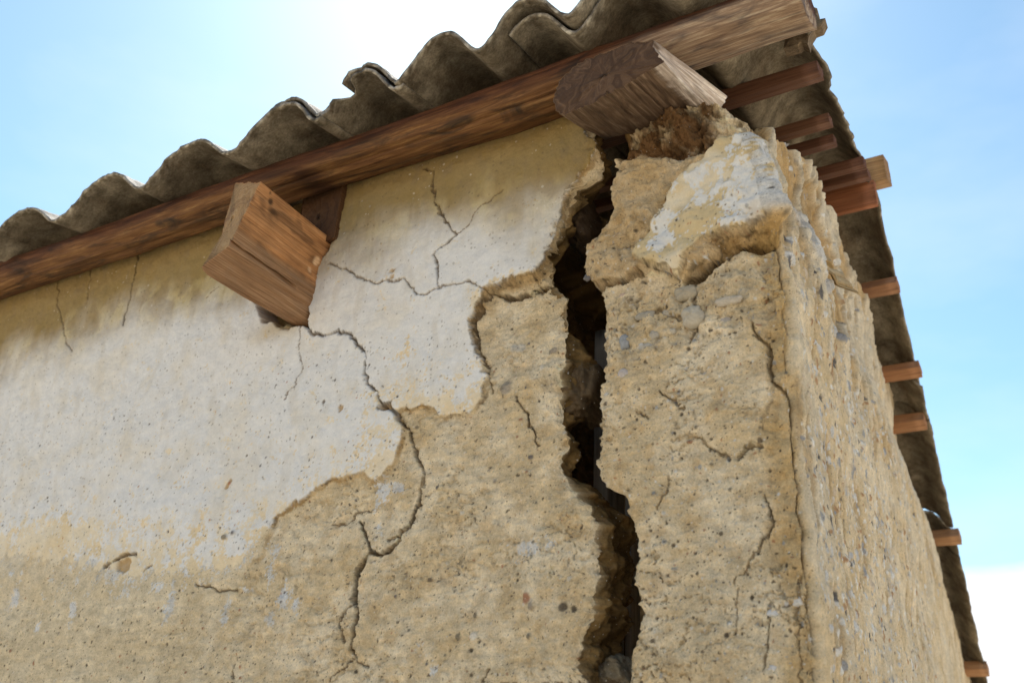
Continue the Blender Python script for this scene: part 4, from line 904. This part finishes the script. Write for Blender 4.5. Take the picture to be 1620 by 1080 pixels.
# splintered shard of sheet at the top right corner
def shard():
    pts = [(1262, 62), (1270, 40), (1278, 8), (1285, 4), (1284, 12), (1293, 14), (1291, 22), (1297, 30), (1306, 30), (1299, 40), (1288, 46), (1280, 58), (1278, 70), (1268, 66)]
    e = onroof(1262, 62, .912); V = []; pts[0:1] = [(1262, 72), (1240, 78), (1244, 52)]
    print('shard', e, -.222 - DR * (e[1] + .15))
    for a, b_ in pts: V.append(P(a, b_, e[1]))
    V = np.array(V); n = len(V); c = V.mean(0)
    rings_ = []
    for k in (1, .8, .6, .4, .2): 
        q = c + (V - c) * k; q[:, 1] += 0.004 * fbm(q[:, 0], q[:, 2], 60, 2, 77); rings_.append(q)
    W = np.vstack(rings_); f = []
    for r_ in range(4):
        for j in range(n): f.append((r_ * n + j, r_ * n + (j + 1) % n, (r_ + 1) * n + (j + 1) % n, (r_ + 1) * n + j))
    f.append(tuple(range(4 * n, 5 * n))); m_ = len(W); W2 = W + np.array([-.004, .03, .009])
    f2 = [tuple(i + m_ for i in g_[::-1]) for g_ in f]; f += f2
    for j in range(n): f.append((j, j + m_, (j + 1) % n + m_, (j + 1) % n))
    VV = np.vstack([W, W2]); C = np.broadcast_to(np.array([.19, .15, .11]), VV.shape)
    o = mk('sheet_shard', VV, f, M_CEM, col=C, smooth=False)
    tag(o, 'splintered dark shard of sheet jutting into the sky at the top right corner', 'roof sheet fragment')
shard()

# ------------------------------------------------------------------ inside the crack
def post(px0, px1, py, Y, z0, z1, label, seed, tint=(1, 1, 1)):
    a = P(px0, py, Y); b_ = P(px1, py, Y); w_ = b_[0] - a[0]; cx = (a[0] + b_[0]) / 2
    sec = [(-w_ / 2, 0), (w_ / 2, 0), (w_ / 2, .03), (-w_ / 2, .03)]
    A = np.array([(cx + p, Y + q, z1) for p, q in sec]); B = np.array([(cx + p, Y + q, z0) for p, q in sec])
    o = timber('wooden_post', A, B, M_DARKW, 60, 48, .0006, seed, (lambda V, U, cm: np.ones((len(V), 3)) * np.array(tint)), rnd=1)
    return tag(o, label, 'post', 'posts standing inside the crack')
post(939, 962, 600, .22, GZ, .66, 'dim grey upright board seen deep inside the crack', 1200, (2.2, 2.3, 2.4))
post(962, 974, 800, .27, GZ, .70, 'narrow dark upright deep in the crack behind the wider board', 1210, (1.6, 1.8, 2.0))
post(988, 998, 830, .24, GZ, .55, 'slim pale upright deep in the crack near its right lip', 1220, (3.2, 3.5, 3.8))

def lumpy(name, c, r3, colr, label, cat, seed, amp=.3):
    nu, nv = 70, 48
    u = np.linspace(0, 2 * np.pi, nu, endpoint=False); v = np.linspace(.02, np.pi - .02, nv); U, W = np.meshgrid(u, v)
    dx, dy, dz_ = np.sin(W) * np.cos(U), np.sin(W) * np.sin(U), np.cos(W)
    k = 1 + amp * fbm(dx + .5 * dz_, dy - .4 * dz_, 1.3, 4, seed) + .08 * fbm(dx + dz_, dy - dz_, 8, 3, seed + 5)
    q = lambda t: np.sign(t) * np.abs(t) ** .7
    V = np.stack([c[0] + r3[0] * k * q(dx), c[1] + r3[1] * k * q(dy), c[2] + r3[2] * k * q(dz_)], -1).reshape(-1, 3)
    f = []
    for i in range(nv - 1):
        for j in range(nu): a = i * nu + j; b_ = i * nu + (j + 1) % nu; f.append((a, a + nu, b_ + nu, b_))
    f.append(tuple(range(nu))[::-1]); f.append(tuple(range((nv - 1) * nu, nv * nu)))
    C = mix(np.broadcast_to(np.array(colr), V.shape), DIRT, .5 * sst(.1, .6, fbm(V[:, 0] + V[:, 1], V[:, 2], 90, 3, seed + 8)))
    o = mk(name, V, f, M_EARTH, col=C); return tag(o, label, cat, 'lumps of earth lodged in the crack')
lumpy('clay_lump', P(985, 1068, .07), (.022, .03, .017), (.22, .18, .12), 'pale rounded lump of earth lodged at the bottom of the crack', 'clay lump', 1300)
lumpy('clay_lump', P(912, 345, .07), (.024, .05, .035), (0.102, 0.072, 0.048), 'shadowed brown block of earth wedged high in the crack behind the plaster edge', 'clay lump', 1320)  # this lump and the next coloured darker to paint in crack shade
lumpy('clay_lump', P(926, 625, .07), (.026, .05, .035), (0.132, 0.093, 0.054), 'brown tapering lump of earth hanging in the middle of the crack', 'clay lump', 1340)
